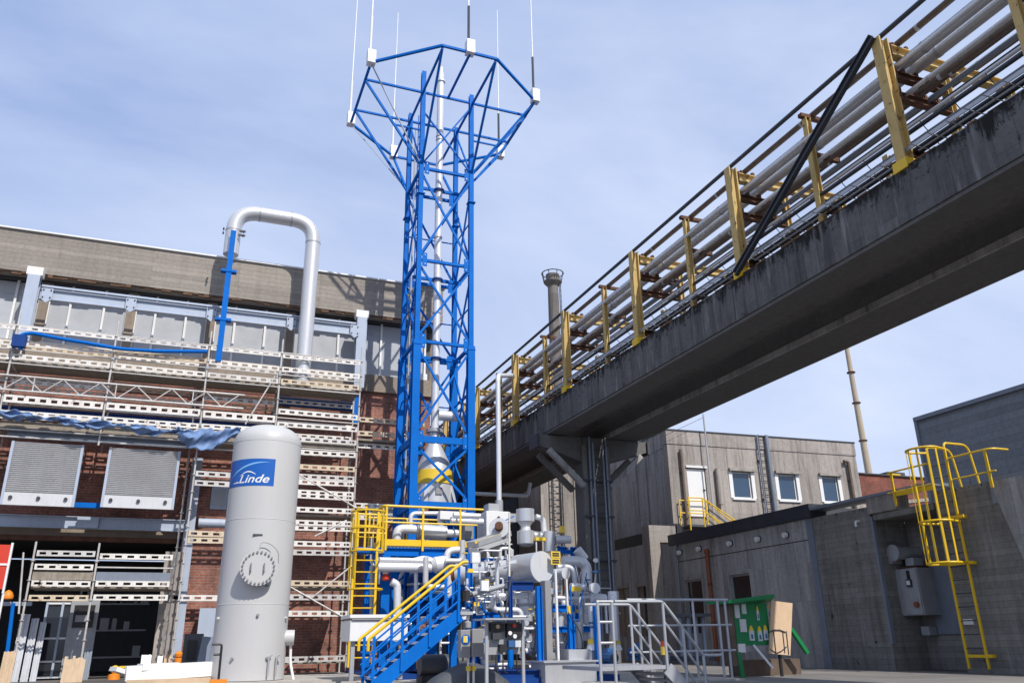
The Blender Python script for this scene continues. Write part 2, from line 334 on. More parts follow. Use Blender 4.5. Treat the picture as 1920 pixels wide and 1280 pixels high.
# windows in the brick wall
for (a, b, lab) in (((690,945),(748,978),'x'), ((398,912),(424,955),'x')):
    p, q = at(*a, Y=FY-.03), at(*b, Y=FY-.03)
    f = MB(); f.box(p.x, q.x, FY-.06, FY-.001, q.z, q.z+.09); f.box(p.x, q.x, FY-.06, FY-.001, p.z-.09, p.z); f.box(p.x, p.x+.08, FY-.06, FY-.001, q.z+.09, p.z-.09); f.box(q.x-.08, q.x, FY-.06, FY-.001, q.z+.09, p.z-.09)
    w = f.build('window', 'light_steel', hall); MB().box(p.x+.08, q.x-.08, FY-.03, FY-.001, q.z+.09, p.z-.09).build('pane', 'frosted', w)
MB().box(7.35, 7.75, FY+.5, FY+1.6, 8.9, 12.0).build('corner_pier', 'pilaster', hall); MB().box(7.02, 7.33, FY-.1, FY-.02, 9.2, 9.9).build('white_panel', 'white', hall)
# glazed door leaf and grey side panels inside the gate
gd = thing('glazed_door', 'tall glazed door with dark panes standing in the workshop gate beside white sheeting', 'door', at(112, 1245, Y=26.9))
p, q = at(88, 1128, Y=26.9), at(133, 1245, Y=26.9); h = (p.z-q.z); w = q.x-p.x
for u in (0, .46, .92): MB().box(p.x+u*w, p.x+u*w+.06, 26.85, 26.91, .05, p.z).build('stile', 'light_steel', gd)
for z in (.05, .45, 1.05, p.z-.06): MB().box(p.x+.06, p.x+.92*w, 26.86, 26.9, z, z+.05).build('rail', 'white', gd)
for u in (0, .46):
    for z0, z1 in ((.1, .45), (.5, 1.05), (1.1, p.z-.06)): MB().box(p.x+u*w+.06, p.x+(u+.46)*w, 26.87, 26.89, z0, z1).build('pane', 'dark_glass', gd)
p, q = at(136, 1122, Y=26.8), at(172, 1232, Y=26.8)
gp = thing('door_panel', 'plain grey door panel with a black letter box beside the glazed door', 'door', (p.x, 26.8, 0))
MB().box(p.x, q.x, 26.75, 26.8, .05, p.z).build('leaf', 'cabinet_grey', gp); MB().box(p.x+.1, q.x-.1, 26.72, 26.749, 1.35, 1.95).build('letter_box', 'black', gp); MB().box(p.x+.16, q.x-.2, 26.70, 26.719, 1.5, 1.68).build('handle', 'cabinet_grey', gp)
p, q = at(160, 1215, Y=26.2), at(176, 1240, Y=26.2)
# ------------------------------------------------------------------ steel frame in front of the hall
fr = thing('window_steel_frame', 'pale blue-grey steel frame with a long horizontal beam fixed in front of the hall windows', 'steel frame', (0, 26.2, 0))
for (px, py) in ((57, 560), (676, 640)):
    x = at(px, py, Y=26.2).x
    zc = at(px, 517 if px < 100 else 597, Y=26.2).z
    MB().ibeam((x, 26.2, 9.4 if px < 100 else 8.9), (x, 26.2, zc), .34, .30, (0,1,0), .03).build('column', 'light_steel', fr)
    MB().box(x-.22, x+.22, 26.05, 26.38, zc, zc+.26).build('cap_box', 'white', fr)
a, b = at(75, 550, Y=26.1), at(668, 622, Y=26.1); zb = (a.z+b.z)/2
MB().ibeam((a.x, 26.1, zb), (b.x, 26.1, zb), .16, .34, (0,0,1), .02).build('beam', 'light_steel', fr)
MB().box(a.x, b.x, 26.14, 26.18, zb+.28, zb+.34).build('upper_rail', 'light_steel', fr)
for px, py in ((88,552),(245,572),(396,592),(546,610),(665,622)):
    x = at(px, py, Y=26.0).x; s = MB(); s.box(x-.15, x+.15, 25.99, 26.015, zb-.17, zb+.18); s.add([(x-.15,25.99,zb-.17),(x+.15,25.99,zb-.17),(x,25.99,zb-.29),(x-.15,26.02,zb-.17),(x+.15,26.02,zb-.17),(x,26.02,zb-.29)], [(0,2,1),(3,4,5),(0,1,4,3),(1,2,5,4),(2,0,3,5)])
    s.build('gusset_plate', 'light_steel', fr)
    b_ = MB()
    for dx in (-.1, .1):
        for dz in (-.12, .12): b_.tube((x+dx, 25.96, zb+dz), (x+dx, 25.99, zb+dz), .022, 6)
    b_.build('bolt', 'dark_steel', fr)
# lower grey-blue steel beams
p, q = at(0, 975, Y=26.5), at(345, 986, Y=26.5); m = MB()
lb = thing('gate_beam', 'long grey steel beam running across the brickwork above the open workshop gate', 'beam', (0, 26.5, p.z))
MB().ibeam((XL, 26.5, p.z), (q.x, 26.5, p.z), .2, .34, (0,0,1), .02).build('beam', 'light_steel', lb)
x = at(165, 975, Y=26.36).x; MB().box(x-.28, x+.28, 26.34, 26.37, p.z-.15, p.z+.15).build('splice_plate', 'light_steel', lb)
p = at(366, 900, Y=26.7); m = MB()
dp = thing('steel_post', 'pale blue steel post standing against the brick pier right of the workshop gate', 'post', (p.x, 26.7, 0))
MB().ibeam((p.x, 26.7, 2.2), (p.x, 26.7, 6.3), .3, .26, (0,1,0), .025).build('post', 'light_steel', dp); MB().box(p.x-.2, p.x+.2, 26.55, 26.85, 2.1, 2.2).build('foot_plate', 'light_steel', dp)
MB().ibeam((p.x+.05, 26.7, 0), (p.x+.05, 26.7, 2.098), .26, .26, (0,1,0), .025).build('lower_post', 'light_steel', dp)
p = at(395, 1140, Y=26.5); o = MB().box(p.x-.3, p.x+.3, 26.3, 26.7, .55, p.z).build('steel_cabinet', 'light_steel'); tag(o, 'blue-grey steel cabinet half hidden behind the white tank', 'cabinet')
p, q = at(385, 980, Y=26.6), at(424, 983, Y=26.6); o = MB().tube((p.x-.2, 26.6, p.z), (q.x+1, 26.6, p.z), .14, 10).build('wall_pipe', 'light_steel'); tag(o, 'short pale blue horizontal pipe on the brick wall left of the white tank', 'pipe')
# ------------------------------------------------------------------ roller shutters
gS = 'external roller shutters on the hall'
def shutter(x0, x1, z0, z1, lab):
    t = thing('roller_shutter', lab, 'shutter', ((x0+x1)/2, 25.350, z0), gS)
    MB().box(x0-.02, x0+.05, 25.280, 25.400, z0, z1).build('side_rail', 'light_steel', t); MB().box(x1-.05, x1+.02, 25.280, 25.400, z0, z1).build('side_rail', 'light_steel', t)
    m = MB(); n = 25; h = (z1-z0-.35)/n
    for k in range(n):
        z = z0+.35+k*h
        m.add([(x0+.05,25.300,z),(x1-.05,25.300,z),(x1-.05,25.275,z+h*.45),(x0+.05,25.275,z+h*.45),(x0+.05,25.340,z+h*.98),(x1-.05,25.340,z+h*.98),(x0+.05,25.360,z),(x1-.05,25.360,z)], [(0,1,2,3),(3,2,5,4),(6,4,5,7)])
    tag(m.build('slat', 'shutter', t), kind='stuff')
    MB().box(x0+.05, x1-.05, 25.290, 25.370, z0, z0+.34).build('bottom_panel', 'shutter', t)
    for u in (.12, .5, .88): MB().tube((x0+(x1-x0)*u, 25.240, z0+.2), (x0+(x1-x0)*u, 25.290, z0+.2), .05, 8).build('lock', 'dark_steel', t)
for a, b, lab in (((0,945),(157,834),'closed white slatted shutter, the left one of two, below the dark blue header beam'), ((189,950),(338,846),'closed white slatted shutter, the right one of two, nearer the white tank')):
    p, q = at(*a, Y=25.3), at(*b, Y=25.3); shutter(p.x, q.x, p.z, q.z, lab)
p, q = at(12, 812, Y=25.3), at(348, 848, Y=25.3); hb = thing('shutter_header', 'dark steel header beam above the two white shutters', 'beam', (p.x, 25.400, p.z))
MB().ibeam((p.x, 25.40, p.z), (q.x, 25.40, p.z), .2, .2, (0,0,1), .02).build('lower_beam', 'zinc', hb); MB().box(p.x, q.x, 25.350, 25.7, p.z+.14, p.z+.24).build('top_plate', 'dark_blue', hb)
p, q = at(140, 946, Y=25.9), at(190, 948, Y=25.9); o = MB().box(p.x, q.x, 25.85, 25.97, p.z-.07, p.z+.07).build('blue_strut', 'blue'); tag(o, 'short bright blue strut between the bottoms of the two white shutters', 'strut')
# ------------------------------------------------------------------ scaffold
SY, SB = 25.2, 26.25
sc = thing('scaffold', 'tall metal scaffold with perforated guard boards and plank decks covering the brick hall front', 'scaffold', (0, SY, 0))
xs = [-13.05, -10.45, -7.88, -5.31, -2.73, -.1, 2.07, 4.62]
def standard(x, z0, z1, y=SY):
    m = MB().tube((x, y, z0), (x, y, z1), .027, 8); z = math.ceil(z0/.5)*.5
    while z < z1: m.tube((x, y, z), (x, y, z+.015), .06, 8); z += .5
    return m.build('standard', 'scaffold_steel', sc)
for x in xs:
    z0 = 6.2 if x < -.2 else 0
    standard(x, z0, 10.0 if x > -6 else 9.7); standard(x, z0, 9.2, SB)
for x in (-3.83, -2.3): standard(x, 0 if x > -3 else .3, 3.5)
standard(6.9, 4.4, 7.5, SB); standard(-.32, .3, 8.3, SB-.3)
railcache = {}
def rail(x0, x1, z, y=SY-.05, h=.16, mat=None):
    mat = mat or RND.choice(('rail_white',)*5+('rail_cream','scaffold_steel'))
    w = round(x1-x0-.08, 2); key = (w, h, mat)
    if key not in railcache:
        m = MB(); e = h*.29; m.box(0, w, -.014, .014, 0, e); m.box(0, w, -.014, .014, h-e, h); n = max(2, int(w/.27)); pit = w/n
        for k in range(n+1):
            a = max(0, k*pit-pit*.22); b = min(w, k*pit+pit*.22); m.box(a, b, -.0135, .0135, e, h-e)
        railcache[key] = m.mesh('guard_board', mat)
    o = put(railcache[key], 'guard_board', sc, (x0+.04, y+RND.uniform(-.015,.015), z-h/2+RND.uniform(-.015,.015)), RND.uniform(-.006,.006)); o.rotation_euler.y = RND.uniform(-.007,.007); return o
deckcache = {}
def deck(x0, x1, z):
    for k in range(3):
        w = round(x1-x0-.06, 2)
        if w not in deckcache: deckcache[w] = MB().box(0, w, 0, .31, 0, .06).mesh('deck_plank', 'plank')
        put(deckcache[w], 'deck_plank', sc, (x0+.03, SY+.03+k*.335, z-.06))
def ledger(x0, x1, z, y=25.2): MB().tube((x0, y, z), (x1, y, z), .022, 6).build('ledger', 'scaffold_steel', sc)
for i in range(len(xs)-1):
    a, b = xs[i], xs[i+1]
    rail(a, b, 9.43, h=.13); rail(a, b, 8.99); rail(a, b, 8.58); deck(a, b, 8.5); ledger(a, b, 8.4); ledger(a, b, 8.4, SB)
    rail(a, b, 7.62 if a > 0 else 7.35, h=.17 if a > 0 else .22); rail(a, b, 7.2 if a > 0 else 6.95); deck(a, b, 6.62); ledger(a, b, 6.5)
    rail(a, b, 7.95, SB, .14); rail(a, b, 6.75, SB, .14); rail(a, b, 8.0, SY+.5, .12) if i % 2 else None
    if a > 0: rail(a, b, 6.76)
    rail(a, b, 9.2, SB, .13); rail(a, b, 8.75, SB, .16); rail(a, b, 8.22, SB-.05, .15); rail(a, b, 7.5, SB-.1, .15); rail(a, b, 7.1, SB-.1, .16)
    MB().box(a+.05, b-.05, SB-.04, SB, 8.5, 8.66).build('toe_board', 'plank', sc); MB().box(a+.05, b-.05, SY+.1, SY+.14, 6.62, 6.78).build('toe_board', 'plank', sc)
    for zz in (9.55, 8.82, 7.42, 6.3): ledger(a, b, zz, SY+.02)
    for zz in (8.8, 7.0): MB().lathe((a, SY, zz-.06), [(.03,0),(.065,.02),(.065,.1),(.03,.12)], n=8).build('coupler', 'galvanised', sc)
    MB().tube((a, SY+.3, 8.45), (a, SB, 8.45), .025, 6).build('transom', 'scaffold_steel', sc); MB().tube((a, SY, 6.55), (a, SB, 6.55), .025, 6).build('transom', 'scaffold_steel', sc)
# lattice girder
m = MB(); gx0, gx1 = -13, at(458, 745, Y=SY).x; gz0, gz1 = 7.58, 8.0; gy = SY-.12
MB().tube((gx0, gy, gz1), (gx1, gy, gz1), .028, 8).build('girder_chord', 'scaffold_steel', sc); MB().tube((gx0, gy, gz0), (gx1, gy, gz0), .028, 8).build('girder_chord', 'scaffold_steel', sc)
x = gx0; up = 0
while x < gx1-.5:
    MB().tube((x, gy, gz1 if up else gz0), (x+.48, gy, gz0 if up else gz1), .018, 6).build('girder_web', 'scaffold_steel', sc); x += .48; up = 1-up
for k in range(7): xx = gx0+k*2.1; MB().tube((xx, gy, gz0), (xx, gy, gz1), .018, 6).build('girder_web', 'scaffold_steel', sc)
# right hand lower bays
for z in (6.35, 5.92, 5.62, 5.45, 5.15, 5.03, 4.62, 4.22, 4.06, 3.63, 3.36, 2.5, 2.09, 1.64, .4): rail(2.07, 4.62, z)
for z in (7.62, 7.15, 6.75, 4.85, 4.5): rail(4.62, 6.9, z, SY+.2)
deck(4.62, 6.9, 6.95); deck(2.07, 4.62, 4.5); deck(2.07, 4.62, 2.4); deck(2.07, 4.62, .35)
for z in (5.54, 5.27, 3.82, 3.64, 2.08): rail(-.1, 2.07, z)
for z in (3.21, 2.85, 2.44, 2.07): rail(-3.8, -2.32, z, h=.15)
for z in (3.16, 2.42, 2.07): rail(-2.28, -.35, z, h=.15)
ledger(-2.3, -.35, 2.86); MB().box(-3.78, -2.34, SY, SY+.04, 2.52, 2.74).build('toe_board', 'plank', sc); MB().box(-2.26, -.4, SY, SY+.04, 2.5, 2.74).build('toe_board', 'zinc', sc)
deck(-3.8, -2.3, 2.36); deck(-2.3, -.3, 2.36)
for a, b in (((460,795),(516,705)), ((562,890),(665,950)), ((590,1005),(650,975)), ((545,1100),(650,1160)), ((585,1120),(660,1060)), ((44,1035),(35,1150))):
    p, q = at(*a, Y=SY-.06), at(*b, Y=SY-.06); MB().tube(p, q, .024, 8).build('brace', 'scaffold_steel', sc)
# blue rear members seen between the decks
for a, b, lab in (((520,742),(660,756),'dark blue beam between the scaffold decks right of the big bent pipe'),):
    p, q = at(*a, Y=26.6), at(*b, Y=26.6); o = MB().box(p.x, q.x, 26.5, 26.7, p.z-.28, p.z-.0).build('blue_beam', 'blue'); tag(o, lab, 'beam')
p = at(668, 765, Y=26.3); o = MB().box(p.x-.11, p.x+.11, 26.3, 26.5, p.z-.5, p.z+.55).build('blue_post', 'blue'); tag(o, 'short blue post at the right end of the scaffold decks', 'post')
p, q = at(40, 715, Y=26.7), at(500, 765, Y=26.7); o = MB().box(-12, q.x, 26.6, 26.75, 7.30, 7.5).build('blue_beam', 'dark_blue'); tag(o, 'long dark blue beam behind the lattice girder of the scaffold', 'beam')
# blue hoses along the top deck
bh = thing('blue_hose', 'thick blue hose sagging along the top scaffold guard rail', 'hose', at(40, 630, Y=25.0))
pts = [at(38,655,Y=25.0), at(38,627,Y=25.0), at(60,624,Y=25.0), at(120,636,Y=25.0), at(170,644,Y=25.0), at(225,654,Y=25.0), at(290,658,Y=25.0), at(388,659,Y=25.0)]
MB().pipe(pts, .055, .25, 10).build('hose', 'blue', bh); p = at(38, 632, Y=25.0); MB().box(p.x-.17, p.x+.17, 24.9, 25.1, p.z-.3, p.z+.05).build('flange_box', 'dark_blue', bh)
# ------------------------------------------------------------------ tarpaulin
def fold(a, b, drop, seed, lab):
    p0, p1 = at(*a, Y=24.95), at(*b, Y=24.95); nu, nv = 44, 12; m = MB(); r = random.Random(seed)
    ph = [r.uniform(0, 6) for _ in range(6)]
    for i in range(nu+1):
        u = i/nu; base = p0.lerp(p1, u); d = drop(u)
        for j in range(nv+1):
            v = j/nv
            yy = base.y-.02-.07*math.sin(9*v+ph[0]+7*u)-.06*math.sin(23*u+ph[1]+3*v)-.06*math.sin(math.pi*v)
            zz = base.z-d*v+.05*math.sin(13*u+ph[2])*(1-v)+.03*math.sin(40*u+8*v)
            m.v.append(V((base.x+.05*math.sin(6*v+ph[3]+9*u), yy, zz)))
    for i in range(nu):
        for j in range(nv): k = i*(nv+1)+j; m.f.append((k, k+1, k+nv+2, k+nv+1))
    o = m.build('tarpaulin', 'tarpaulin', smooth=True); tag(o, lab, 'tarpaulin', 'blue tarpaulins rolled on the scaffold')
    s = o.modifiers.new('s', 'SOLIDIFY'); s.thickness = .012
fold((-5,768), (170,792), lambda u: .16+.06*math.sin(u*9), 1, 'bunched blue tarpaulin at the far left edge of the scaffold')
fold((165,788), (345,808), lambda u: .17+.08*math.sin(u*11+1), 2, 'long rolled blue tarpaulin above the gap between the two shutters')
fold((335,804), (448,806), lambda u: .25+.38*math.sin(math.pi*min(1, u*1.1)), 3, 'wide sagging blue tarpaulin hanging just left of the white tank')
# ------------------------------------------------------------------ gooseneck exhaust duct
gy_ = 25.5
ed = thing('exhaust_duct', 'large silver gooseneck exhaust duct rising above the hall parapet', 'duct', at(575, 690, Y=gy_))
pts = [at(568,692,Y=gy_), at(583,424,Y=gy_), at(583,424,Y=gy_), at(438,399,Y=gy_)]
A = at(568,695,Y=gy_); zt = at(500,404,Y=gy_).z; xl = at(437,440,Y=gy_).x; xr = A.x+.0
path = smooth_path([(xr,gy_,8.62),(xr,gy_,zt),(xl,gy_,zt),(xl,gy_,at(435,478,Y=gy_).z)], .78, 14)
MB().sweep(path, .245, 28).build('duct', 'cladding', ed)
for i, t in ((1, 0), (15, 0), (16, 0), (30, 0)):
    p = path[i]; d = (path[i+1]-path[i-1]).normalized(); MB().tube(p-d*.025, p+d*.025, .256, 28).build('seam_band', 'galvanised', ed)
zb_ = at(438,447,Y=gy_).z
MB().tube((xr, gy_, 8.6), (xr, gy_, 8.85), .29, 28).build('base_flange', 'galvanised', ed)
m = MB()
for dz in (0, .15):
    for s_ in (-1, 1): m.box(xl+s_*.24-.06, xl+s_*.24+.08*s_+.06*(s_>0), gy_-.3, gy_-.24, zb_+dz, zb_+dz+.05); m.tube((xl+s_*.31, gy_-.32, zb_+dz+.02), (xl+s_*.31, gy_-.2, zb_+dz+.02), .03, 6)
m.build('clamp', 'dark_steel', ed)
bp_ = thing('blue_support_post', 'slim blue steel post holding up the open end of the gooseneck duct', 'post', at(408, 680, Y=gy_-.3))
MB().ibeam((xl, gy_-.3, at(408,678,Y=gy_-.3).z), (xl, gy_-.3, zb_+.1), .17, .2, (0,1,0), .02).build('post', 'blue', bp_)
for py in (508, 600): z = at(418, py, Y=gy_-.3).z; MB().box(xl-.24, xl+.24, gy_-.42, gy_-.2, z-.04, z+.04).build('bracket', 'blue', bp_)
# ------------------------------------------------------------------ clutter at the gate
p = at(5, 1060, Y=24.6); t = thing('red_sign', 'tall red panel with a white frame at the left edge beside the workshop gate', 'sign', (p.x, 24.6, .6))
a, b = at(-18, 1020, Y=24.6), at(5, 1104, Y=24.6)
MB().box(a.x, b.x, 24.58, 24.62, b.z, a.z).build('panel', 'red', t); MB().box(b.x+.002, b.x+.05, 24.56, 24.64, b.z-.1, a.z+.05).build('frame', 'white', t); zz = at(5,1058,Y=24.6).z; MB().box(a.x, b.x, 24.56, 24.579, zz-.02, zz+.03).build('crossbar', 'white', t)
MB().tube((b.x+.035,24.6,0), (b.x+.035,24.6,b.z-.1), .03, 8).build('post','white',t)
p = at(15, 1115, Y=25.6); o = MB().lathe((p.x, p.y, p.z-.12), [(.05,0),(.13,.03),(.14,.1),(.09,.2),(.02,.25)], n=14).build('orange_beacon', 'orange'); tag(o, 'round orange beacon beside the red panel at the left edge', 'beacon')
p = at(20, 1132, Y=25.9); o = MB().box(p.x-1.5, p.x+.5, 25.85, 25.95, p.z-.04, p.z+.06).build('grey_rail', 'light_steel'); tag(o, 'short grey rail below the orange beacon at the left edge', 'rail')
a, b = at(25, 1130, Y=25.5), at(12, 1250, Y=25.5); o = MB().tube(a, (b.x, b.y, 0), .05, 8).build('blue_post', 'blue'); tag(o, 'leaning blue post with a pale foot at the left edge of the gate', 'post')
gs = 'loose sheets and boards leaning by the gate'
for (px0, px1, top, mat, lab, yy) in ((8, 32, 1220, 'timber', 'pale timber board leaning at the far left of the gate', 25.1), (40, 58, 1150, 'plastic_sheet', 'narrow white plastic sheet, leftmost of those hanging in the gate', 26.3), (60, 74, 1158, 'plastic_sheet', 'wide white plastic sheet hanging in the gate beside the glazed door', 26.35), (76, 88, 1165, 'plastic_sheet', 'slim bluish plastic sheet touching the glazed door frame', 26.4),
                                  (266, 285, 1226, 'white', 'white board pair leaning at the gate column', 25.6), (296, 306, 1228, 'white', 'single white board standing right of the gate column', 25.6), (309, 321, 1227, 'plywood', 'small pale board beside the orange cap', 25.6), (122, 162, 1230, 'timber', 'jagged pale timber offcut standing on the ground before the door panel', 24.7), (160, 174, 1216, 'zinc', 'grey metal sheet leaning on the door panel', 26.3)):
    a, b = at(px0, top, Y=yy), at(px1, top, Y=yy); m = MB(); n = 8; z1 = a.z
    for k in range(n):
        x0 = a.x+(b.x-a.x)*k/n; x1 = a.x+(b.x-a.x)*(k+1)/n; dz = (RND.uniform(-.08, .02) if 'jagged' in lab else RND.uniform(-.02, 0)); dy = .02*math.sin(k*1.7)
        m.add([(x0,yy-.15+dy,0),(x1,yy-.15+dy,0),(x1,yy+dy,z1+dz),(x0,yy+dy,z1+dz),(x0,yy-.11+dy,0),(x1,yy-.11+dy,0),(x1,yy+.04+dy,z1+dz),(x0,yy+.04+dy,z1+dz)], [(0,1,2,3),(5,4,7,6),(3,2,6,7),(0,4,5,1),(0,3,7,4),(1,5,6,2)])
    tag(m.build('leaning_board', mat), lab, 'board', gs)
p = at(336, 1220, Y=25.4); o = MB().lathe((p.x, p.y, 0), [(.10,0),(.10,.5),(.06,.52),(.10,.55),(.11,.62),(.05,.68),(.01,.7)], n=12).build('orange_cap_bollard', 'orange'); tag(o, 'small bollard with an orange cap between the gate and the tank', 'bollard')
p = at(218, 1237, Y=25.8); cn_ = thing('warning_cone', 'orange and yellow hazard light on the workshop threshold', 'hazard light', (p.x, p.y, 0)); MB().lathe((p.x, p.y, 0), [(.16,0),(.15,.12),(.05,.16)], n=12).build('base', 'orange', cn_); MB().lathe((p.x, p.y, .16), [(.05,0),(.11,.06),(.1,.16),(.02,.2)], n=12).build('lens', 'sign_yellow', cn_)
p, q = at(225, 1241, Y=25.7), at(262, 1241, Y=25.7); o = MB().box(p.x, q.x, 25.66, 25.72, .28, .34).build('hazard_bar', 'sign_yellow'); tag(o, 'thin yellow barrier bar lying across the workshop threshold', 'bar')
# pallet truck, long white beams and machinery by the tank
pt = thing('pallet_truck', 'pallet truck with a tall black handle parked left of the white tank', 'pallet truck', at(408, 1275, Y=17.2))
a, b = at(416, 1207, Y=17.2), at(408, 1290, Y=17.2)
MB().pipe([(a.x-.18,17.2,a.z),(a.x,17.2,a.z),(a.x,17.2,a.z-.18),(a.x-.13,17.2,a.z-.18)], .02, .04, 8).build('handle', 'black', pt); MB().tube((a.x,17.2,a.z-.05), (b.x,17.2,.1), .022, 8).build('shaft', 'black', pt)
MB().box(b.x-.15, b.x+.15, 17.1, 17.3, .05, .22).build('body', 'orange', pt)
for dx in (-.12, .12): MB().tube((b.x+dx-.03, 17.2, .08), (b.x+dx+.03, 17.2, .08), .08, 14).build('wheel', 'black', pt)
for dx in (-.2, .2): MB().box(b.x+dx-.07, b.x+dx+.07, 17.35, 18.3, .06, .11).build('fork', 'orange', pt)
gw = 'white wrapped beams stacked left of the tank'
for (a, b, hh, lab) in (((235,1262),(405,1252),.28,'large white wrapped beam lying on trestles, lowest of the stack'), ((262,1250),(330,1247),.12,'thin white wrapped beam lying crosswise on the stack'), ((212,1253),(262,1268),.08,'slanted white board on the left end of the stack')):
    p, q = at(*a, Y=19.2), at(*b, Y=19.4); o = MB().beam(p, q, .42, hh).build('wrapped_beam', 'white'); tag(o, lab, 'beam', gw)
p, q = at(238, 1274, Y=18.9), at(395, 1272, Y=18.9); o = MB().box(p.x, q.x, 18.8, 19.6, p.z-.1, p.z+.0).build('timber_crate', 'timber'); tag(o, 'flat timber pallet under the white wrapped beams', 'pallet')
p = at(362, 1225, Y=23); mg = thing('welding_machine', 'dark upright machine with a red base between gate column and tank', 'machine', (p.x, 23, 0))
MB().box(p.x-.25, p.x+.2, 22.8, 23.2, .2, 1.1).build('body', 'dark_grey', mg); MB().box(p.x-.16, p.x+.06, 22.76, 22.799, .5, .95).build('grille', 'black', mg); MB().box(p.x-.2, p.x+.22, 22.78, 23.2, .1, .199).build('base', 'red', mg)
for s_ in (-.2, .16): MB().tube((p.x+s_-.03, 22.85, .08), (p.x+s_+.03, 22.85, .08), .08, 12).build('wheel', 'black', mg)
p = at(378, 1240, Y=22); o = MB().beam((p.x-.05, 22, 0), (p.x+.06, 22.1, 1.02), .2, .04, (0,1,0)).build('steel_sheet', 'zinc'); tag(o, 'narrow dull steel sheet leaning upright beside the dark machine', 'sheet')
p = at(396, 1230, Y=21.6); o = MB().lathe((p.x, 21.6, 0), [(.12,0),(.12,.8),(.06,.95),(.03,1.02)], n=14).build('gas_cylinder', 'white'); tag(o, 'white gas cylinder standing close to the left side of the tank', 'gas cylinder')
# ================================================================== white pressure tank
TC = V((1.46, 19.4, 0)); TR = .765
tz0 = .12; tz1 = 5.20
tank = thing('pressure_tank', 'tall white upright pressure tank with a blue logo label and a round bolted manhole', 'tank', TC)
tvec = V((EYE.x-TC.x, EYE.y-TC.y, 0)).normalized(); tang = math.atan2(tvec.y, tvec.x)   # direction of the tank's front
prof = [(TR, .0)]+[(TR, z) for z in (1.3, 2.6, 3.9)]+[(TR, tz1-tz0)]
prof += [(TR*math.cos(a)**.8, tz1-tz0+.45*math.sin(a)) for a in [math.radians(x) for x in range(8, 91, 8)]]+[(0.001, tz1-tz0+.452)]
MB().lathe((TC.x, TC.y, tz0), prof, n=96).build('shell', 'tank_white', tank, True)
for z in (1.62, 3.4, 5.16): MB().lathe((TC.x, TC.y, z), [(TR+.001,0),(TR+.006,.008),(TR+.001,.016)], n=96).build('weld_seam', 'tank_white', tank, True)
def tp(ang, z, r): return V((TC.x+math.cos(tang+ang)*r, TC.y+math.sin(tang+ang)*r, z))
# logo label: a curved sheet, a light arc and lettering (angles grow to the right of the picture)
mz0, mz1 = at(490, 910, Y=18.65).z, at(490, 859, Y=18.65).z; al, ar = math.radians(-80), math.radians(15)
def sheet(pts_fn, nu, r, mat, name, par, label=None):
    m = MB()
    for i in range(nu+1):
        for zz in pts_fn(i/nu): m.v.append(tp(zz[0], zz[1], r))
    k = 2
    for i in range(nu): m.f.append((i*k, (i+1)*k, (i+1)*k+1, i*k+1))
    o = m.build(name, mat, par, True, label); return o
lab_ = sheet(lambda u: [(al+(ar-al)*u, mz0), (al+(ar-al)*u, mz1)], 40, TR+.004, 'logo_blue', 'logo_label', tank, 'blue label with a pale arc and white lettering')
H = mz1-mz0; Wd = (ar-al)
def arcpt(u, off):  # rising arc from lower left, flattening at upper right
    s = u; x = al+Wd*(.03+.90*s); z = mz0+H*(.13+.74*math.sin(min(s*1.12, 1.12)*math.pi/2*.98)**.8)
    th = (.035*math.sin(math.pi*min(1, s*1.02)))*H
    return [(x, z-th*(1+off)), (x, z+th)]
sheet(lambda u: arcpt(u, 0), 40, TR+.008, 'logo_light', 'logo_arc', lab_)
fc = bpy.data.curves.new('lettering', 'FONT'); fc.body = 'Linde'; fc.size = 1.0; fc.shear = .32; fc.offset = .012; fc.resolution_u = 4
fo = bpy.data.objects.new('tmp', fc); COL.objects.link(fo); bpy.context.view_layer.update()
dg = bpy.context.evaluated_depsgraph_get(); tm = fo.evaluated_get(dg).to_mesh()
m = MB(); tw = max(v.co.x for v in tm.vertices); th_ = .72
LW = .62*math.radians(95); lx0 = al+Wd*.36; sw = Wd*.56
m.v = [tp(lx0+sw*v.co.x/tw, mz0+H*.12+H*.30*(v.co.y/th_), TR+.010) for v in tm.vertices]; m.f = [tuple(p.vertices) for p in tm.polygons]
m.build('lettering', 'logo_white', lab_, False); bpy.data.objects.remove(fo)
sheet(lambda u: [(al+Wd*(.22+.14*u), mz0+H*.12), (al+Wd*(.22+.14*u), mz0+H*(.14+.04*u))], 8, TR+.010, 'logo_white', 'swash', lab_)
sheet(lambda u: [(al+Wd*(.38+.30*u), mz0+H*(.36+.14*math.sin(math.pi*u*.9))), (al+Wd*(.38+.30*u), mz0+H*(.375+.17*math.sin(math.pi*u*.9)))], 14, TR+.010, 'logo_white', 'swash', lab_)
# manhole
mc = tp(math.radians(2), at(486,1063,Y=18.4).z, TR-.02); nrm = V((mc.x-TC.x, mc.y-TC.y, 0)).normalized(); sx = V((-nrm.y, nrm.x, 0))*-1; 
mh = MB().tube(mc-nrm*.1, mc+nrm*.17, .27, 32).build('manhole', 'tank_white', tank)
MB().tube(mc+nrm*.17, mc+nrm*.20, .375, 48).build('neck_flange', 'tank_white', mh); MB().tube(mc+nrm*.205, mc+nrm*.245, .375, 48).build('cover', 'tank_white', mh)
for k in range(24):
    a = 2*math.pi*(k+.5)/24; c = mc+nrm*.16+(sx*math.cos(a)+V((0,0,1))*math.sin(a))*.325
    put_ = MB().tube(c, c+nrm*.125, .022, 8).build('bolt', 'grey', mh)
for s_ in (-.12, .15): p = mc+nrm*.25+sx*s_; MB().pipe([p+V((0,0,-.09)), p+nrm*.06+V((0,0,-.09)), p+nrm*.06+V((0,0,.09)), p+V((0,0,.09))], .012, .03, 6).build('handle', 'grey', mh)
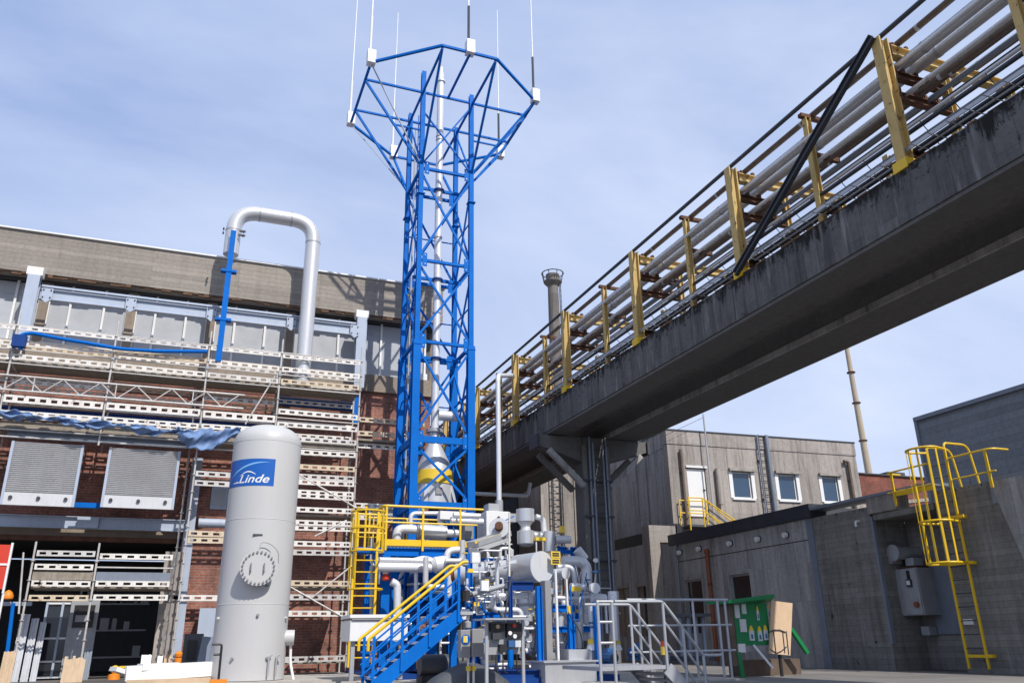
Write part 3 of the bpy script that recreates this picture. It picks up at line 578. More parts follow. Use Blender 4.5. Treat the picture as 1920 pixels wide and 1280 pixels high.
tp0 = mc+nrm*.22; dv = MB(); dv.pipe([tp0-nrm*.12+sx*-.41+V((0,0,.1)), tp0-nrm*.12+sx*-.40+V((0,0,.35)), tp0-nrm*.12+sx*-.2+V((0,0,.52)), tp0-nrm*.1+V((0,0,.54)), tp0-nrm*.04+V((0,0,.38))], .009, .2, 8); dv.build('davit_arm', 'grey', mh)
for a_, z in ((-3, 3.05),): p = tp(math.radians(a_), z, TR); MB().box(p.x-.1, p.x+.1, p.y-.012, p.y+.02, z-.02, z+.02).build('name_plate', 'dark_steel', tank)
for a_, z in ((-24, .55), (18, 2.0), (8, 1.4), (-62, 1.35), (64, 1.35), (28, .55), (50, .5)):
    p = tp(math.radians(a_), z, TR); nn = (p-V((TC.x,TC.y,z))).normalized(); MB().box(-.001, .001, -.001, .001, 0, .001); MB().tube(p-nn*.02, p+nn*.05, .03, 8).build('lifting_lug', 'grey' if abs(a_) < 30 else 'tank_white', tank)
for a_ in (30, 44): p = tp(math.radians(a_), .2, TR+.05); MB().pipe([p, p+V((0,0,.38)), p+V((.06,0,.42))], .02, .03, 8).build('anchor_strap', 'galvanised', tank)
p = tp(math.radians(80), .95, TR); MB().tube(p-V((.05,0,0)), p+V((.16,-.02,0)), .16, 20).build('side_flange', 'tank_white', tank)
MB().pipe([p+V((.1,0,-.1)), p+V((.12,0,-.5)), p+V((.2,-.1,-.85))], .03, .1, 8).build('drain_pipe', 'white', tank)
o = MB().box(-.3, 4.2, 18.3, 22.0, -.3, .11).build('tank_plinth', 'plinth'); tag(o, kind='structure')
# ================================================================== blue lattice tower
TX0, TX1, TY0, TY1 = 5.9, 7.68, 23.0, 24.8
tw_ = thing('lattice_tower', 'tall bright blue steel lattice tower with a flared octagonal crown', 'tower', (6.79, 23.9, 0))
def tb(name, p, q, w, h=None, mat='blue', up=(0,0,1)): return MB().beam(p, q, w, h or w, up).build(name, mat, tw_)
tops = {(0,0): 19.85, (1,0): 19.3, (0,1): 19.3, (1,1): 19.1}
for i, x in enumerate((TX0, TX1)):
    for j, y in enumerate((TY0, TY1)):
        MB().ibeam((x, y, .2), (x, y, 9.64), .23, .23, (0,1,0), .03).build('leg', 'blue', tw_); MB().ibeam((x, y, 9.642), (x, y, tops[(i,j)]), .155, .155, (0,1,0), .025).build('upper_leg', 'blue', tw_)
        for z in (4.57, 9.64, 15.0): MB().box(x-.13, x+.13, y-.13, y+.13, z-.14, z-.11).build('splice_plate', 'blue', tw_)
lev = [1.2, 4.57, 6.52, 9.64, 12.45, 15.9]
for z in lev[1:]:
    hh = .20 if z < 7 else .09
    tb('crossbar', (TX0+.1, TY0, z), (TX1-.1, TY0, z), .10, hh); tb('crossbar', (TX0+.1, TY1, z), (TX1-.1, TY1, z), .10, hh)
    tb('crossbar', (TX0, TY0+.1, z), (TX0, TY1-.1, z), .10, hh); tb('crossbar', (TX1, TY0+.1, z), (TX1, TY1-.1, z), .10, hh)
    MB().beam((TX0+.05, 23.9, z-.22), (TX1-.05, 23.9, z-.22), .08, .10).build('pipe_support', 'blue', tw_)
    if z > 5: MB().lathe((6.79, 23.9, z-.24), [(.19,0),(.19,.06)], n=20).build('pipe_guide', 'dark_blue', tw_)
for z in lev[1:]:
    for x in (TX0, TX1):
        for y in (TY0, TY1):
            sx_ = .1 if x == TX0 else -.1; x_ = x+sx_; MB().box(min(x_, x_+sx_*1.6), max(x_, x_+sx_*1.6), y-.075, y-.06, z-.24, z+.24).build('gusset_plate', 'blue', tw_)
            if y == TY0:
                for dz in (-.16, .16): MB().tube((x_+sx_*.9, y-.095, z+dz), (x_+sx_*.9, y-.075, z+dz), .02, 6).build('bolt', 'galvanised', tw_)
levs = lev+[19.0]
for a, b in zip(levs[:-1], levs[1:]):
    a2, b2 = a+.12, b-.12
    if a > 15: b2 = 18.8
    if a > 15:
        for (p, q) in (((TX0,TY0),(TX0,TY1)), ((TX1,TY0),(TX1,TY1)), ((TX0,TY0),(TX1,TY0))): tb('diagonal', (p[0],p[1],a2), (q[0],q[1],b2), .05, .05)
        tb('diagonal', (TX1,TY0-.02,a2), (TX0,TY0-.02,b2-.6), .05, .05); continue
    w = .07
    tb('diagonal', (TX0,TY0-.03,a2), (TX1,TY0-.03,b2), w, .05, up=(0,1,0)); tb('diagonal', (TX1,TY0+.03,a2), (TX0,TY0+.03,b2), w, .05, up=(0,1,0))
    tb('diagonal', (TX0,TY1-.03,a2), (TX1,TY1-.03,b2), w, .05, up=(0,1,0)); tb('diagonal', (TX1,TY1+.03,a2), (TX0,TY1+.03,b2), w, .05, up=(0,1,0))
    zm_ = (a+b)/2; tb('side_tie', (TX0, TY0+.1, zm_), (TX0, TY1-.1, zm_), .035); tb('side_tie', (TX1, TY0+.1, zm_), (TX1, TY1-.1, zm_), .035); tb('back_tie', (TX0+.1, TY1, zm_), (TX1-.1, TY1, zm_), .035)
    tb('diagonal', (TX0-.03,TY0,a2), (TX0-.03,TY1,b2), .05, w); tb('diagonal', (TX0+.03,TY1,a2), (TX0+.03,TY0,b2), .05, w)
    tb('diagonal', (TX1-.03,TY0,a2), (TX1-.03,TY1,b2), .05, w); tb('diagonal', (TX1+.03,TY1,a2), (TX1+.03,TY0,b2), .05, w)
for dx in (.10, .38): MB().beam((TX0+.07, TY0+.45+dx, .5), (TX0+.07, TY0+.45+dx, 18.6), .035, .02).build('ladder_rail', 'blue', tw_)
m = MB(); z = .8
while z < 18.4: m.tube((TX0+.07, TY0+.55, z), (TX0+.07, TY0+.83, z), .012, 5); z += .3
tag(m.build('ladder_rung', 'blue', tw_), kind='stuff')
MB().tube((TX0+.14, TY1-.3, .5), (TX0+.14, TY1-.3, 18.5), .03, 8).build('cable_conduit', 'galvanised', tw_)
# crown: octagonal ring, chords and struts
ZC = 19.0
ring = [(3.85,22.1),(5.85,20.5),(7.75,20.5),(9.8,22.1),(9.8,25.7),(7.75,27.3),(5.85,27.3),(3.85,25.7)]
for k in range(8): a, b = ring[k], ring[(k+1) % 8]; tb('crown_ring', (*a, ZC), (*b, ZC), .08)
for y in (TY0, TY1): tb('crown_chord', (3.85, y, ZC-.02), (9.8, y, ZC-.02), .07)
for x in (5.86, 7.70): tb('crown_chord', (x, 20.5, ZC-.11), (x, 27.3, ZC-.11), .07)
tb('crown_chord', (6.8, 20.5, ZC-.05), (6.8, 23.0, ZC-.05), .07)
for (p, q) in (((3.85,TY0),(TX0,TY0)), ((3.85,TY1),(TX0,TY1)), ((9.8,TY0),(TX1,TY0)), ((9.8,TY1),(TX1,TY1)), ((5.86,20.5),(TX0,TY0)), ((7.70,20.5),(TX1,TY0)), ((5.86,27.3),(TX0,TY1)), ((7.70,27.3),(TX1,TY1))):
    tb('crown_strut', (*p, ZC-.06), (*q, 15.95), .072)
for z in (17.4,):
    tb('crown_tie', (TX0-1.0, TY0, z), (TX0, TY0, z), .05); tb('crown_tie', (TX1, TY0, z), (TX1+1.0, TY0, z), .05)
for q in ring[:1]+ring[7:]: tb('crown_brace', (*q, ZC-.03), (TX0, TY0 if q[1] < 24 else TY1, 16.0), .035, .035, 'light_steel')
for q in (ring[3], ring[4]): tb('crown_brace', (*q, ZC-.03), (TX1, TY0 if q[1] < 24 else TY1, 16.0), .06, .06)
# white boxes carrying thin rods, hung on the crown
gb = 'white boxes with whip rods on the tower crown'
for (x, y, lab, blk, bz) in ((3.85,22.1,'white box with a long pale whip rod on the near left corner of the crown',0,0), (3.85,25.7,'white box with whip rod, lowest one at the left of the crown',0,0), (6.8,20.5,'white box with a black sleeve on the middle of the front crown bar',1,0), (9.8,22.1,'white box with a short black sleeve on the right corner of the crown',1,0), (9.8,25.7,'white box hanging from the far right corner of the crown',1,-.1), (5.85,27.3,'white box with a faint whip rod on the far side of the crown',0,0)):
    t = thing('whip_antenna', lab, 'antenna', (x, y, ZC), gb); ox = .0
    MB().box(x-.14, x+.14, y-.14, y+.14, ZC-.08+bz, ZC+.44+bz).build('box', 'white', t, bevel=.01)
    MB().tube((x-.05, y, ZC+.42+bz), (x-.05, y, ZC+1.9), .045, 8).build('sleeve', 'dark_steel' if blk else 'white', t); MB().sweep([(x-.05,y,ZC+1.9),(x-.05,y,ZC+7.2)], [.024,.012], 6).build('rod', 'white', t)
# pipe and vessel inside the tower
fs = thing('vent_stack', 'slender silver vent pipe running up the middle of the blue tower', 'pipe', (6.79, 23.9, 4.5))
cx, cy = 6.79, 23.9
zt_ = at(828, 128, Y=cy).z
MB().tube((cx,cy,7.0), (cx,cy,zt_-.7), .125, 18).build('pipe', 'insulation', fs)
MB().lathe((cx,cy,zt_-.7), [(.125,0),(.17,.04),(.17,.12),(.12,.16),(.12,.4),(.08,.5),(.08,.7)], n=18).build('tip', 'insulation', fs)
for z in (17.9, 17.75, 15.6, 12.2, 9.4, 13.8, 11.0): MB().lathe((cx,cy,z), [(.127,0),(.145,.01),(.145,.05),(.127,.06)], n=18).build('clamp_ring', 'galvanised', fs)
vs = thing('conical_vessel', 'silver conical vessel with a yellow band standing inside the tower base', 'vessel', (cx, cy, 4.6))
MB().lathe((cx,cy,4.72), [(.60,0),(.58,.9),(.50,1.25),(.22,1.85),(.18,2.0),(.18,2.3)], n=32).build('shell', 'cladding', vs)
MB().lathe((cx,cy,5.3), [(.60,0),(.612,.01),(.595,.42),(.58,.43)], n=32).build('warning_band', 'sign_yellow', vs)
MB().lathe((cx,cy,6.95), [(.2,0),(.27,.02),(.27,.12),(.2,.14)], n=24).build('flange', 'galvanised', vs)
for k in range(4): a = math.radians(45+90*k+10); MB().beam((cx+.75*math.cos(a), cy+.75*math.sin(a), 4.62), (cx+.5*math.cos(a), cy+.5*math.sin(a), 5.5), .12, .05).build('skirt_leg', 'insulation', vs)
MB().box(cx-.1, cx+.1, cy-.63, cy-.60, 4.95, 5.15).build('name_plate', 'grey', vs)
MB().tube((cx+.1,cy,7.55), (cx+.75,cy,7.55), .16, 16).build('side_pipe', 'insulation', fs)
# ================================================================== concrete pipe bridge
BX0, BX1, BZ0, BZ1 = 10.0, 13.25, 6.84, 7.80
BY0, BY1 = -5.0, 48.0
br = thing('pipe_bridge', 'long stained concrete pipe bridge crossing overhead from the right on a single column', 'bridge', (11.6, 22.6, 0))
for k in range(6):
    a = BY0+(BY1-BY0)*k/6; b = BY0+(BY1-BY0)*(k+1)/6
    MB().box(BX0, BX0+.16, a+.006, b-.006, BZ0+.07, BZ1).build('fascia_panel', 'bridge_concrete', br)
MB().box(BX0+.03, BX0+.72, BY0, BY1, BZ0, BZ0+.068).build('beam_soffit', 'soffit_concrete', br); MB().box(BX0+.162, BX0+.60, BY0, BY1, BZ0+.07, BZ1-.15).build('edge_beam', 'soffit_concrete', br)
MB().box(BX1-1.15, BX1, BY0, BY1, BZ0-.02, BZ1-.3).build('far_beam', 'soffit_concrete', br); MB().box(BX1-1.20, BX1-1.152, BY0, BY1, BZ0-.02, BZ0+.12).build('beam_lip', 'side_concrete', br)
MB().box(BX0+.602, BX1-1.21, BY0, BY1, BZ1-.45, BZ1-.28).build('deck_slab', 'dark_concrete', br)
m = MB(); y = BY0
while y < 46: l = RND.uniform(.1, .5); m.box(BX0-.012, BX0+.1, y, y+l, BZ1-.0+.001, BZ1+RND.uniform(.005, .05)); y += l+RND.choice((0, 0, .2, .5))
tag(m.build('moss_crust', 'broken_edge', br), kind='stuff')
# column with corbels and raking braces
cyy = 22.6
c = MB(); cxx = 11.62
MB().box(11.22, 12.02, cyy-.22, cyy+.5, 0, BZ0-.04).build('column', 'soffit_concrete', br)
for x in (11.14, 11.94): MB().box(x, x+.14, cyy-.30, cyy-.222, 0, BZ0-.3).build('column_rib', 'dark_concrete', br)
for s_ in (-1, 1):
    x0 = cxx+s_*.41; x1 = cxx+s_*1.95; zt = BZ0-.04
    vs_ = [(x0, cyy-.18, zt), (x1, cyy-.18, zt), (x1, cyy-.18, zt-.32), (x0, cyy-.18, zt-.78)]
    m = MB(); m.add([*vs_, *[(a, b+.5, d) for a, b, d in vs_]], [(0,1,2,3),(7,6,5,4),(0,4,5,1),(1,5,6,2),(2,6,7,3),(3,7,4,0)] if s_ > 0 else [(3,2,1,0),(4,5,6,7),(1,5,4,0),(2,6,5,1),(3,7,6,2),(0,4,7,3)])
    m.build('corbel', 'soffit_concrete', br)
    MB().beam((cxx+s_*.45, cyy-.25, 5.25), (cxx+s_*1.62, cyy-.25, 6.32), .16, .16).build('raking_brace', 'side_concrete', br)
    MB().beam((cxx+s_*.45, cyy+.55, 5.25), (cxx+s_*1.62, cyy+.55, 6.32), .16, .16).build('raking_brace', 'dark_concrete', br)
    MB().box(x1-.05, x1+.04, cyy-.26, cyy+.4, zt-.4, zt+.0).build('bearing_plate', 'dark_steel', br)
ld = thing('column_ladder', 'dark steel ladder running up the front of the bridge column', 'ladder', (11.62, cyy-.4, 0))
for dx in (-.17, .17): MB().tube((11.62+dx, cyy-.42, .3), (11.62+dx, cyy-.42, 6.6), .028, 8).build('stringer', 'zinc', ld)
z = .5
while z < 6.5: MB().tube((11.45, cyy-.42, z), (11.79, cyy-.42, z), .014, 6).build('rung', 'dark_steel', ld); z += .28
for z in (1.5, 3, 4.3, 5.4): MB().box(11.1, 12.1, cyy-.40, cyy-.31, z, z+.05).build('bracket', 'dark_steel', ld)
gc = 'cable pipes running down the bridge column'
for i, (x, lab) in enumerate(((11.36, 'thin blue-grey conduit left of the ladder on the bridge column'), (11.93, 'thin blue-grey conduit right of the ladder on the bridge column'))):
    tag(MB().tube((x, cyy-.36, 0), (x, cyy-.36, 6.8), .035, 8).build('conduit', 'zinc'), lab, 'conduit', gc)
# ------------------------------------------------------------------ yellow pipe rack frames
gf = 'yellow steel frames carrying the pipes on the bridge'
fy = [8.1-4.3*1, 8.1, 12.4, 16.7, 21.03, 25.3, 29.5, 33.8, 38.1]
ordn = ['nearest, just outside the right of the picture', 'tall upper right one under the dark brace top', 'second from the right, at the dark brace foot', 'third from the right', 'fourth from the right', 'fifth from the right', 'sixth, just right of the blue tower', 'behind the tower', 'farthest']
def frame(y):
    t = thing('pipe_rack_frame', 'x', 'pipe rack frame', (10.12, y, BZ1), gf)
    MB().ibeam((10.12, y, BZ1-.05), (10.12, y, 10.42), .18, .21, (1,0,0), .03).build('front_post', 'old_yellow', t)
    for z in (9.72, 9.28, 10.2): MB().box(10.245, 10.262, y-.10, y+.10, z-.13, z+.13).build('end_plate', 'rust', t)
    MB().box(9.97, 10.27, y-.14, y+.14, BZ1-.02, BZ1+.16).build('base_wrap', 'yellow', t)
    MB().ibeam((13.15, y, BZ1-.4), (13.15, y, 10.3), .14, .14, (1,0,0), .018).build('rear_post', 'old_yellow', t)
    MB().ibeam((11.5, y, BZ1-.4), (11.5, y, 10.0), .13, .13, (1,0,0), .018).build('middle_post', 'old_yellow', t)
    MB().ibeam((10.25, y, 10.22), (13.05, y, 10.22), .15, .20, (0,0,1), .018).build('top_beam', 'old_yellow', t)
    for z in (9.72, 9.28, 8.15): MB().ibeam((10.25, y, z), (11.42, y, z), .12, .14, (0,0,1), .016).build('cross_beam', 'rust', t)
    m = MB()
    for x, z in ((10.5, 9.8), (10.8, 9.8), (11.1, 9.8), (10.7, 9.36), (10.9, 9.36), (11.2, 9.36), (10.4, 10.33), (10.7, 10.33)): m.box(x-.03, x+.03, y-.04, y+.04, z, z+.09); m.tube((x-.06, y, z+.05), (x+.06, y, z+.05), .02, 6)
    tag(m.build('pipe_shoe', 'rust', t), kind='stuff'); return t
f0 = frame(fy[0]); f0['label'] = 'yellow rack frame on the bridge, '+ordn[0]
for y, s_ in zip(fy[1:], ordn[1:]): dup(f0, (0, y-fy[0], 0), 'yellow rack frame on the bridge, '+s_)
gi = 'slim half posts between the rack frames'
hs = ['nearest, at the top right corner', 'second from the right, half hidden behind the pipes', 'third from the right', 'fourth from the right', 'fifth from the right', 'sixth from the right', 'seventh, close to the tower', 'farthest, behind the tower']
def half(y):
    t = thing('half_post', 'x', 'post', (10.35, y, BZ1), gi)
    MB().ibeam((10.35, y, BZ1-.05), (10.35, y, 10.32), .12, .12, (1,0,0), .016).build('post', 'old_yellow', t); MB().box(10.2, 10.95, y-.05, y+.05, 10.323, 10.40).build('head_beam', 'rust', t)
    MB().ibeam((12.3, y, BZ1-.3), (12.3, y, 9.9), .12, .12, (1,0,0), .016).build('rear_post', 'old_yellow', t)
    for z in (9.5, 8.3): MB().box(10.42, 11.0, y-.04, y+.04, z-.05, z+.05).build('bracket', 'rust', t)
    return t
h0 = half(5.95); h0['label'] = 'slim yellow half post between rack frames, '+hs[0]
for k in range(1, 8): dup(h0, (0, 4.3*k, 0), 'slim yellow half post between rack frames, '+hs[k])
gp_ = 'pipes running along the bridge'
def bpipe(x, z, r, mat, lab, joints=False):
    t = thing('bridge_pipe', lab, 'pipe', (x, 10, z), gp_); MB().tube((x, BY0, z), (x, 46, z), r, 14).build('pipe', mat, t)
    if joints:
        y = -4.0
        while y < 44: MB().tube((x, y, z), (x, y+.06, z), r*1.07, 14).build('joint', 'galvanised', t); y += 2.9
for a in ((10.16, 10.50, .045, 'dark_steel', 'thin dark top rail pipe, highest of the pipes along the bridge', 0), (10.50, 10.42, .06, 'brown_pipe', 'brown pipe lying on top of the rack just below the dark rail', 1),
          (10.55, 10.02, .105, 'silver_pipe', 'thickest silver insulated pipe of the bridge rack', 1), (10.86, 10.02, .10, 'silver_pipe', 'second thick silver pipe, just inside the thickest one', 1), (11.2, 9.95, .05, 'silver_pipe', 'narrow silver pipe beside the pair of thick silver pipes', 0), (10.32, 9.86, .045, 'silver_pipe', 'narrow silver pipe just outside the thickest pipe, by the posts', 0), (10.45, 9.36, .04, 'silver_pipe', 'narrow silver pipe on the lower rust beams, outer one', 1), (10.58, 8.86, .035, 'silver_pipe', 'narrow silver pipe hanging midway between beams and tray', 0), (10.95, 9.36, .045, 'zinc', 'narrow zinc pipe on the lower rust beams, inner one', 0), (11.8, 10.05, .045, 'silver_pipe', 'silver pipe behind the middle posts', 1),
          (11.05, 9.62, .038, 'brown_pipe', 'thin brown pipe below the silver pair on the bridge', 1), (10.75, 9.47, .05, 'brown_pipe', 'middle brown pipe of the bridge rack, on the upper rust beams', 1), (11.3, 9.44, .04, 'dark_steel', 'dark pipe at the inner end of the lower rust beams', 0),
          (10.4, 8.62, .042, 'dark_steel', 'dark blue-grey pipe above the cable tray, outer one', 0), (10.52, 8.50, .03, 'zinc', 'thin blue-grey pipe above the cable tray, inner one', 0), (10.62, 8.38, .05, 'silver_pipe', 'pale tan pipe just above the cable tray', 1),
          (10.75, 8.24, .035, 'brown_pipe', 'lowest brown pipe beside the cable tray', 0), (12.4, 10.45, .05, 'brown_pipe', 'thin brown pipe on the inner half of the top beams', 0), (12.0, 10.42, .04, 'zinc', 'thin zinc pipe in the middle of the top beams', 0), (11.1, 8.35, .07, 'silver_pipe', 'silver pipe low behind the cable tray', 1)): bpipe(*a)
ct = thing('cable_tray', 'long galvanised cable tray with thin cross rungs low along the bridge edge', 'cable tray', (10.3, 10, 8.1))
for x, z in ((10.12, 8.16), (10.55, 8.16)): MB().box(x-.01, x+.01, BY0, 46, z-.035, z+.035).build('side_rail', 'galvanised', ct)
MB().tube((10.3, BY0, 8.20), (10.3, 46, 8.20), .03, 8).build('cable', 'dark_steel', ct); MB().tube((10.42, BY0, 8.18), (10.42, 46, 8.18), .03, 8).build('cable', 'black', ct)
m = MB(); y = BY0
while y < 46: m.tube((9.98, y, 8.12+.02), (10.9, y, 8.14), .009, 5); y += .33
tag(m.build('rung', 'galvanised', ct), kind='stuff')
m = MB(); 
for y in [8.1+k*.62-12 for k in range(80)]: m.tube((10.36, y, 8.68), (10.7, y, 8.3), .008, 5)
tag(m.build('wire_tie', 'dark_steel', ct), kind='stuff')
o = MB().ibeam((9.98, 8.1, 10.45), (9.93, 12.42, 7.86), .10, .14, (0,0,1), .02).build('diagonal_brace', 'dark_steel'); tag(o, 'long dark diagonal steel brace leaning from one yellow frame top down to the next foot', 'brace')
# tall silver pipe joining the bridge
a = at(936, 960, Y=22.4); zt = at(934, 704, Y=22.4).z
tp_ = thing('riser_pipe', 'tall slim silver riser pipe bending over to the bridge right of the tower', 'pipe', a)
MB().pipe([a, (a.x, 22.4, zt), at(962, 704, X=10.0)], .075, .22, 16).build('pipe', 'insulation', tp_)
MB().tube(a-V((0,0,.05)), a+V((0,0,.35)), .115, 16).build('sleeve', 'galvanised', tp_)
a = at(890, 925, Y=27.5); b = at(990, 929, Y=27.5); c_ = at(996, 915, Y=27.5)
o = MB().pipe([a, b, (b.x+.1, b.y, c_.z+.2)], .07, .1, 10).build('white_pipe', 'insulation'); tag(o, 'thin white pipe running level under the bridge behind the riser', 'pipe')
# ================================================================== buildings behind the bridge
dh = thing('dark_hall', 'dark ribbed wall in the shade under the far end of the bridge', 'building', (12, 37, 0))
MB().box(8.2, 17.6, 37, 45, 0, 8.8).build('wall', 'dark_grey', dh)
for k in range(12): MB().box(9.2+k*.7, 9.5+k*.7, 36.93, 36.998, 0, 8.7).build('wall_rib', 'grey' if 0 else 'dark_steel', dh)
lt = thing('stair_tower', 'sunlit pale concrete tower with a ladder, left of the bridge column', 'tower', (15.8, 34, 0))
p, q = at(1015, 960, Y=34), at(1100, 960, Y=34)
MB().box(p.x, q.x, 34, 36.8, 0, 10.2).build('wall', 'light_concrete', lt)
for u in (.27, .42, .72): x = p.x+(q.x-p.x)*u; MB().box(x, x+.10, 33.93, 33.998, 0, 10.2).build('wall_rib', 'light_concrete', lt)
l2 = thing('tower_ladder', 'dark ladder on the sunlit pale concrete tower left of the bridge column', 'ladder', (p.x+.9, 33.8, 0))
x0, x1 = at(1036,960,Y=33.8).x, at(1056,960,Y=33.8).x
for x in (x0, x1): MB().tube((x, 33.8, 2), (x, 33.8, 10.1), .035, 6).build('stringer', 'dark_steel', l2)
z = 3.5
while z < 10: MB().tube((x0, 33.8, z), (x1, 33.8, z), .018, 5).build('rung', 'dark_steel', l2); z += .3
# ------------------------------------------------------------------ concrete office block (turned a few degrees)
BT = 8.62
pc = at(1248, 806, Y=27.0); BT = pc.z; pr_ = at(1600, 831, Z=BT); A0 = V((pc.x, pc.y, 0)); ux = V((pr_.x-pc.x, pr_.y-pc.y, 0)); LW_ = ux.length; ux.normalize(); un = V((ux.y, -ux.x, 0))
rz = math.atan2(ux.y, ux.x)
ob = thing('office_block', 'weathered concrete office block with three windows and a white roof door', 'building', (A0.x, A0.y, 0)); ob.rotation_euler = (0, 0, rz)
def wl(px, py, off=0.0):
    """(u, z) on the block's front face, off metres in front of it"""
    d = ray(px, py); P0 = A0+un*off; t = (P0-EYE).dot(un)/d.dot(un); h = EYE+d*t; return (h-A0).dot(ux), h.z
def lpart(m, name, mat, par, lab=None, smooth=None, t=ob):
    if smooth is None: smooth = any(len(f) > 4 for f in m.f)
    o = bpy.data.objects.new(name, m.mesh(name, mat, V((0,0,0)), smooth)); COL.objects.link(o); o.parent = par
    if lab: o['label'] = lab
    return o
wins = []
for a, b in (((1372,884),(1412,934)), ((1458,889),(1497,938)), ((1540,893),(1576,940))):
    (u0, z1), (u1, z0) = wl(*a), wl(*b); wins.append((u0, u1, z0, z1))
(du0, dz1), (du1, dz0) = wl(1287, 876), wl(1331, 968)
# front wall split round the openings
cuts = [0]; m = MB(); T = .3; zmin = min(w[2] for w in wins); zmax = max(w[3] for w in wins)
lpart(MB().box(0, LW_, 0, T, 0, dz0-.002), 'lower_wall', 'light_concrete', ob)
edges = [(0, du0), (du1, wins[0][0]), (wins[0][1], wins[1][0]), (wins[1][1], wins[2][0]), (wins[2][1], LW_)]
m = MB()
for a, b in edges: m.box(a, b, 0, T, dz0, zmax)
for u0, u1, z0, z1 in wins: m.box(u0, u1, 0, T, dz0, zmin)
m.box(0, LW_, 0, T, max(zmax, dz1), BT-.55); m.box(0, du0, 0, T, zmax, max(zmax, dz1)); 
if dz1 > zmax: m.box(du1, LW_, 0, T, zmax, dz1)
lpart(m, 'wall', 'light_concrete', ob)
lpart(MB().box(-.02, LW_+.02, -.03, T, BT-.548, BT), 'parapet', 'light_concrete', ob); lpart(MB().box(-.04, LW_+.04, -.06, 9, BT+.002, BT+.05), 'roof_edge', 'dark_steel', ob)
lpart(MB().box(-.012, T, T+.002, 9, 0, BT-.001), 'side_wall', 'side_concrete', ob); lpart(MB().box(T+.002, LW_-.3, 8.7, 9, 0, BT-.001), 'rear_wall', 'side_concrete', ob)
lpart(MB().box(LW_-.3, LW_, T+.002, 8.698, 0, BT-.001), 'side_wall', 'side_concrete', ob)
for k in range(9): y = .9+k*.9; lpart(MB().box(-.05, -.014, y, y+.05, 3.2, BT-.6), 'side_rib', 'side_concrete', ob)
lpart(MB().box(-.03, -.014, T, 9, BT-.66, BT-.6), 'side_ledge', 'side_concrete', ob)
for u0, u1, z0, z1 in wins:
    w = MB(); w.box(u0, u1, .06, .12, zmin, zmin+.05); w.box(u0, u1, .06, .12, z1-.04, zmax+.0); w.box(u0, u0+.05, .06, .12, zmin+.05, z1-.04); w.box(u1-.05, u1, .06, .12, zmin+.05, z1-.04)
    wo_ = lpart(w, 'window', 'white', ob); lpart(MB().box(u0+.05, u1-.05, .08, .10, zmin+.05, z1-.04), 'pane', 'window_glass', wo_)
    lpart(MB().box(u0-.16, u1+.2, -.14, .0, zmax+.02, zmax+.13), 'lintel', 'light_concrete', ob); lpart(MB().box(u0-.1, u1+.1, -.07, -.001, zmin-.08, zmin-.01), 'window_sill', 'white', ob)
    for ua, ub in ((u0-.17, u0-.01), (u1+.01, u1+.17)): lpart(MB().box(ua, ub, -.025, -.001, zmin-.005, zmax+.015), 'reveal_panel', 'white', ob)
do = lpart(MB().box(du0+.03, du1-.03, .05, .1, dz0, dz1-.03), 'door', 'white', ob); lpart(MB().box(du1-.16, du1-.08, .0, .049, dz0+1.0, dz0+1.06), 'handle', 'dark_steel', do)
lpart(MB().box(du0-.04, du1+.06, -.06, -.001, dz1, dz1+.08), 'door_hood', 'white', ob)
# pipes, duct and ladder on that front
def wobj(name, lab, cat, grp=None):
    t = thing(name, lab, cat, (A0.x, A0.y, 0), grp); t.rotation_euler = (0,0,rz); return t
def wpipe(px, y0, y1, r, mat, lab, hook=0):
    (u0, z1), (u1, z0) = wl(px, y0, .12), wl(px, y1, .12); m = MB()
    if hook: m.pipe([(u0+hook, -.12, z1), (u0, -.12, z1), (u0, -.12, max(z0, 3.2))], r, .12, 10)
    else: m.tube((u0, -.12, max(z0, 3.2)), (u0, -.12, z1), r, 10)
    t = wobj('wall_pipe', lab, 'pipe', 'pipes on the front of the office block'); lpart(m, 'pipe', mat, t)
    for k in (.25, .7): z = z0+(z1-z0)*k; lpart(MB().box(u0-.07, u0+.07, -.1, 0, z-.02, z+.02), 'clamp', 'dark_steel', t)
wpipe(1276, 842, 990, .06, 'brown_pipe', 'downpipe left of the white door on the office block')
wpipe(1419, 816, 975, .04, 'zinc', 'thin zinc pipe directly left of the roof ladder on the office block')
wpipe(1436, 816, 975, .09, 'zinc', 'thick grey cable duct right of the roof ladder on the office block')
wpipe(1590, 865, 985, .07, 'brown_pipe', 'downpipe with an elbow at the right end of the office block', -.22)
wpipe(1345, 878, 945, .11, 'light_concrete', 'short pale square-topped duct right of the white door')
t = wobj('roof_ladder', 'dark roof ladder between the pipes left of the middle window', 'ladder'); (u0, z1), (u1, z0) = wl(1421, 815, .15), wl(1433, 970, .15)
for u in (u0, u0+.36): lpart(MB().tube((u, -.15, max(z0,3.3)), (u, -.15, BT+.05), .02, 6), 'stringer', 'dark_steel', t)
z = 4.4
while z < BT: lpart(MB().tube((u0, -.15, z), (u0+.36, -.15, z), .014, 5), 'rung', 'dark_steel', t); z += .28
(u0, z1), (u1, z0) = wl(1329, 778, .3), wl(1338, 960, .3); t = wobj('thin_mast', 'thin grey mast standing beside the white roof door and rising above the parapet', 'mast'); lpart(MB().tube((u1, -.3, max(z0, 4.2)), (u1-.02, -.3, z1), .035, 8), 'pole', 'galvanised', t); lpart(MB().tube((u1-.02, -.3, z1), (u1-.02, -.3, z1+.5), .012, 6), 'tip', 'galvanised', t)
t = wobj('mast_wire', 'thin stay wire from the grey mast up to the left', 'wire'); lpart(MB().tube((u1, -.3, z1-.1), (u1-1.9, -.3, z1-1.0), .008, 4), 'wire', 'dark_steel', t)
